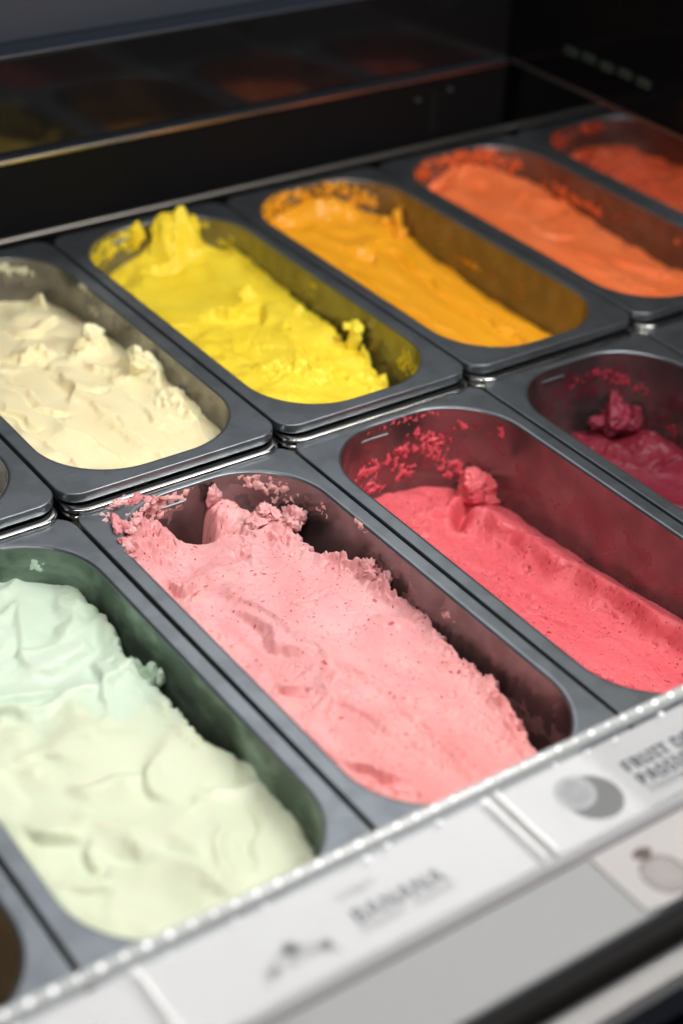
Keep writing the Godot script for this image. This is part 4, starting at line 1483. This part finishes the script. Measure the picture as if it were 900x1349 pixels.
func label_rail() -> void:
	var y := 0.02
	var cx := -0.15
	var rail := thing("label_rail", "white two-step label rail along the front of the pans with a clear rounded edge", "rail", Vector3(cx, -0.03, 0.41))
	var o := Vector3(-cx, 0.03, -0.41)
	M.light_dot = plain(lin(0.6, 0.62, 0.65), 0.4)  # self-glowing colour for the dots put on the rail
	M.light_dot.emission_enabled = true
	M.light_dot.emission = Color(1, 1, 1)
	M.light_dot.emission_energy_multiplier = 0.62
	M.light_dot_dim = M.light_dot.duplicate()
	M.light_dot_dim.emission_energy_multiplier = 0.40
	var light_dot := CylinderMesh.new()
	light_dot.top_radius = 0.0011
	light_dot.bottom_radius = 0.0013
	light_dot.height = 0.0016
	light_dot.radial_segments = 16
	light_dot.rings = 1
	M.joint = plain(lin(0.85, 0.86, 0.88), 0.15)  # clear seams coloured white, their gloss put into the colour
	for x in [-0.1205, -0.1130, -0.3190]:
		part("cover_joint", chamfer_box(Vector3(0.0022, 0.0016, 0.048), 0.0006), M.joint, rail, o + Vector3(x, y + 0.0026, 0.3888))
	part("clear_edge", tube(0.0040, 1.5, 24), M.acrylic, rail, o + Vector3(cx, y + 0.0005, 0.3575))
	var sparkle := RandomNumberGenerator.new()
	sparkle.seed = 77
	var glows := [M.light_dot, M.light_dot, M.light_dot_dim]
	for k in 46:  # glowing beads added to give the bright dots along the edge
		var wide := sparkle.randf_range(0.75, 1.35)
		var bead := part("edge_bead", light_dot, glows[sparkle.randi() % 3], rail, o + Vector3(-0.425 + k * 0.0116, y + 0.0042, 0.3586))
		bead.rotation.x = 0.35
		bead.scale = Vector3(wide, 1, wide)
	for k in 20:  # glowing spots painted in for reflections on the clear cover
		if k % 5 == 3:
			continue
		var spot := part("step_glint", light_dot, M.light_dot_dim, rail, o + Vector3(-0.420 + k * 0.0245 + 0.006 * sin(k * 2.3), y + 0.0021, 0.3664 + 0.0012 * sin(k * 1.7)))
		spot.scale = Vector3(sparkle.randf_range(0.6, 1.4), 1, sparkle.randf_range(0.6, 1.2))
	part("upper_step", chamfer_box(Vector3(1.5, 0.008, 0.0545), 0.0012), M.rail, rail, o + Vector3(cx, y - 0.0060, 0.3893))
	part("clear_cover", chamfer_box(Vector3(1.5, 0.0012, 0.054), 0.0004), M.cover, rail, o + Vector3(cx, y + 0.0016, 0.3888))
	part("groove", chamfer_box(Vector3(1.5, 0.010, 0.004), 0.0005), M.groove, rail, o + Vector3(cx, y - 0.0075, 0.4184))
	part("lower_step", chamfer_box(Vector3(1.5, 0.008, 0.0445), 0.0012), M.rail_low, rail, o + Vector3(cx, y - 0.0065, 0.4427))
	part("front_face", chamfer_box(Vector3(1.5, 0.05, 0.004), 0.001), M.skirt, rail, o + Vector3(cx, y - 0.0355, 0.4625))
	tag(part("counter_ledge", chamfer_box(Vector3(1.6, 0.03, 0.02), 0.004), M.ledge, self, Vector3(cx, -0.0275, 0.475)), "grey metal ledge under the label rail at the lower right corner", "ledge")
	structure("counter_front", chamfer_box(Vector3(1.7, 0.5, 0.10), 0.002), M.black, Vector3(cx, -0.30, 0.43))
	# labels
	var bold := SystemFont.new()
	bold.font_names = PackedStringArray(["Droid Sans"])
	bold.font_weight = 700
	var usual := SystemFont.new()
	usual.font_names = PackedStringArray(["Droid Sans"])
	label_card("white card reading BANANA with a grey picture of bananas", Vector3(-0.2165, y - 0.0017, 0.3885), Vector2(0.200, 0.050), M.paper, banana_picture(), Vector2(-0.0365, 0.003), 0.042,
		[["SORBET", usual, 0.0034, Vector2(-0.003, -0.0105), M.ink_grey], ["BANANA", bold, 0.0092, Vector2(-0.0035, 0.0035), M.ink], ["BANANA   BANANE", usual, 0.0040, Vector2(-0.0035, 0.0115), M.ink_grey]])
	label_card("white card reading FRUIT DE LA PASSION with a picture of a cut passion fruit", Vector3(-0.0115, y - 0.0017, 0.3885), Vector2(0.203, 0.050), M.paper, passion_picture(), Vector2(-0.0605, 0.001), 0.040,
		[["FRUIT DE LA", bold, 0.0082, Vector2(-0.031, -0.0040), M.ink], ["PASSION", bold, 0.0082, Vector2(-0.031, 0.0070), M.ink], ["PASSION FRUIT", usual, 0.0038, Vector2(-0.030, 0.0150), M.ink_grey]])
	label_card("off-white card on the lower step with a faint brown fruit picture", Vector3(-0.001, y - 0.0022, 0.4425), Vector2(0.198, 0.041), M.paper_low, fruit_picture(), Vector2(-0.074, 0.004), 0.036, [])


func label_card(label: String, at: Vector3, size: Vector2, paper: Material, picture: Texture2D, pic_at: Vector2, pic: float, lines: Array) -> void:
	var t := thing("label_card", label, "label", at, "label cards in the rail")
	part("card", chamfer_box(Vector3(size.x, 0.0008, size.y), 0.0002), paper, t, Vector3(0, 0.0004, 0))
	var p := PlaneMesh.new()
	p.size = Vector2(pic, pic)
	var m := plain(Color.WHITE, 0.55)
	m.albedo_texture = picture
	part("picture", p, m, t, Vector3(pic_at.x, 0.0010, pic_at.y))
	for l in lines:
		var tm := TextMesh.new()
		tm.text = l[0]
		tm.font = l[1]
		tm.font_size = 64
		tm.pixel_size = l[2] / 46.0
		tm.depth = 0.0002
		tm.horizontal_alignment = HORIZONTAL_ALIGNMENT_LEFT
		var o := part("lettering", tm, l[4], t, Vector3(l[3].x, 0.0011, l[3].y))
		o.rotation.x = -PI / 2


func blank(c: Color) -> Image:
	var im := Image.create_empty(256, 256, false, Image.FORMAT_RGB8)
	im.fill(c)
	return im


func banana_picture() -> ImageTexture:
	var white := lin(0.49, 0.505, 0.535)
	var im := blank(white)
	for y in 256:
		for x in 256:
			var p := Vector2(x, y)
			var v := 0.0
			# three bananas fanned out from one stalk
			for k in 3:
				var c := Vector2(128 + (k - 1) * 26, 250 + 12 * absf(k - 1))
				var r := 118.0 - 10.0 * k
				var d := absf(p.distance_to(c) - r)
				var ang := (p - c).angle() + PI / 2
				var half := 20.0 * (1.0 - pow(absf(ang - 0.15 * (k - 1)) / 0.95, 2.0))
				if half > 0.0 and d < half:
					v = maxf(v, 0.10 + 0.55 * smoothstep(half - 5.0, half, d) + 0.10 * noise_b.get_noise_2d(x * 0.06, y * 0.06))
			v = maxf(v, 0.95 * (1.0 - smoothstep(16.0, 34.0, p.distance_to(Vector2(122, 128)))))
			v = maxf(v, 0.75 * (1.0 - smoothstep(12.0, 28.0, p.distance_to(Vector2(214, 168)))))
			v = maxf(v, 0.5 * (1.0 - smoothstep(10.0, 28.0, p.distance_to(Vector2(40, 172)))))
			if v > 0.0:
				im.set_pixel(x, y, white.lerp(Color(0.10, 0.11, 0.14), clampf(v, 0.0, 1.0)))
	return ImageTexture.create_from_image(im)


func passion_picture() -> ImageTexture:
	var white := lin(0.49, 0.505, 0.535)
	var im := blank(white)
	for y in 256:
		for x in 256:
			var p := Vector2(x, y)
			var out_ := p.distance_to(Vector2(140, 142))
			var cut := (p - Vector2(104, 96)).rotated(0.7)
			var e := Vector2(cut.x / 80.0, cut.y / 70.0).length()
			if e < 1.0:
				var v := 0.10 + 0.28 * smoothstep(0.86, 0.97, e) - 0.1 * smoothstep(0.97, 1.0, e)
				if e < 0.8:
					v = 0.22 + 0.35 * noise_c.get_noise_2d(x * 0.035, y * 0.035) + 0.2 * noise_b.get_noise_2d(x * 0.1, y * 0.1)
				im.set_pixel(x, y, white.lerp(Color(0.08, 0.11, 0.14), clampf(v * 1.35, 0.02, 0.95)))
			elif out_ < 104.0:
				im.set_pixel(x, y, Color(0.05, 0.075, 0.09).lerp(white, smoothstep(97.0, 104.0, out_)))
	return ImageTexture.create_from_image(im)


func fruit_picture() -> ImageTexture:
	var white := lin(0.43, 0.42, 0.43)
	var im := blank(white)
	for y in 256:
		for x in 256:
			var p := Vector2(x, y)
			var e := Vector2((x - 120) / 86.0, (y - 150) / 92.0).length()
			var v := 0.0
			if e < 1.0:
				v = 0.16 + 0.3 * noise_c.get_noise_2d(x * 0.03, y * 0.03) * e + 0.25 * smoothstep(0.75, 1.0, e)
			for k in 7:
				var d := (p - Vector2(120, 64)).rotated(-0.9 + k * 0.3)
				if absf(d.x) < 9.0 and d.y < 8.0 and d.y > -52.0:
					v = maxf(v, 0.75)
			if v > 0.0:
				im.set_pixel(x, y, white.lerp(Color(0.20, 0.14, 0.13), clampf(v, 0.0, 1.0)))
	return ImageTexture.create_from_image(im)
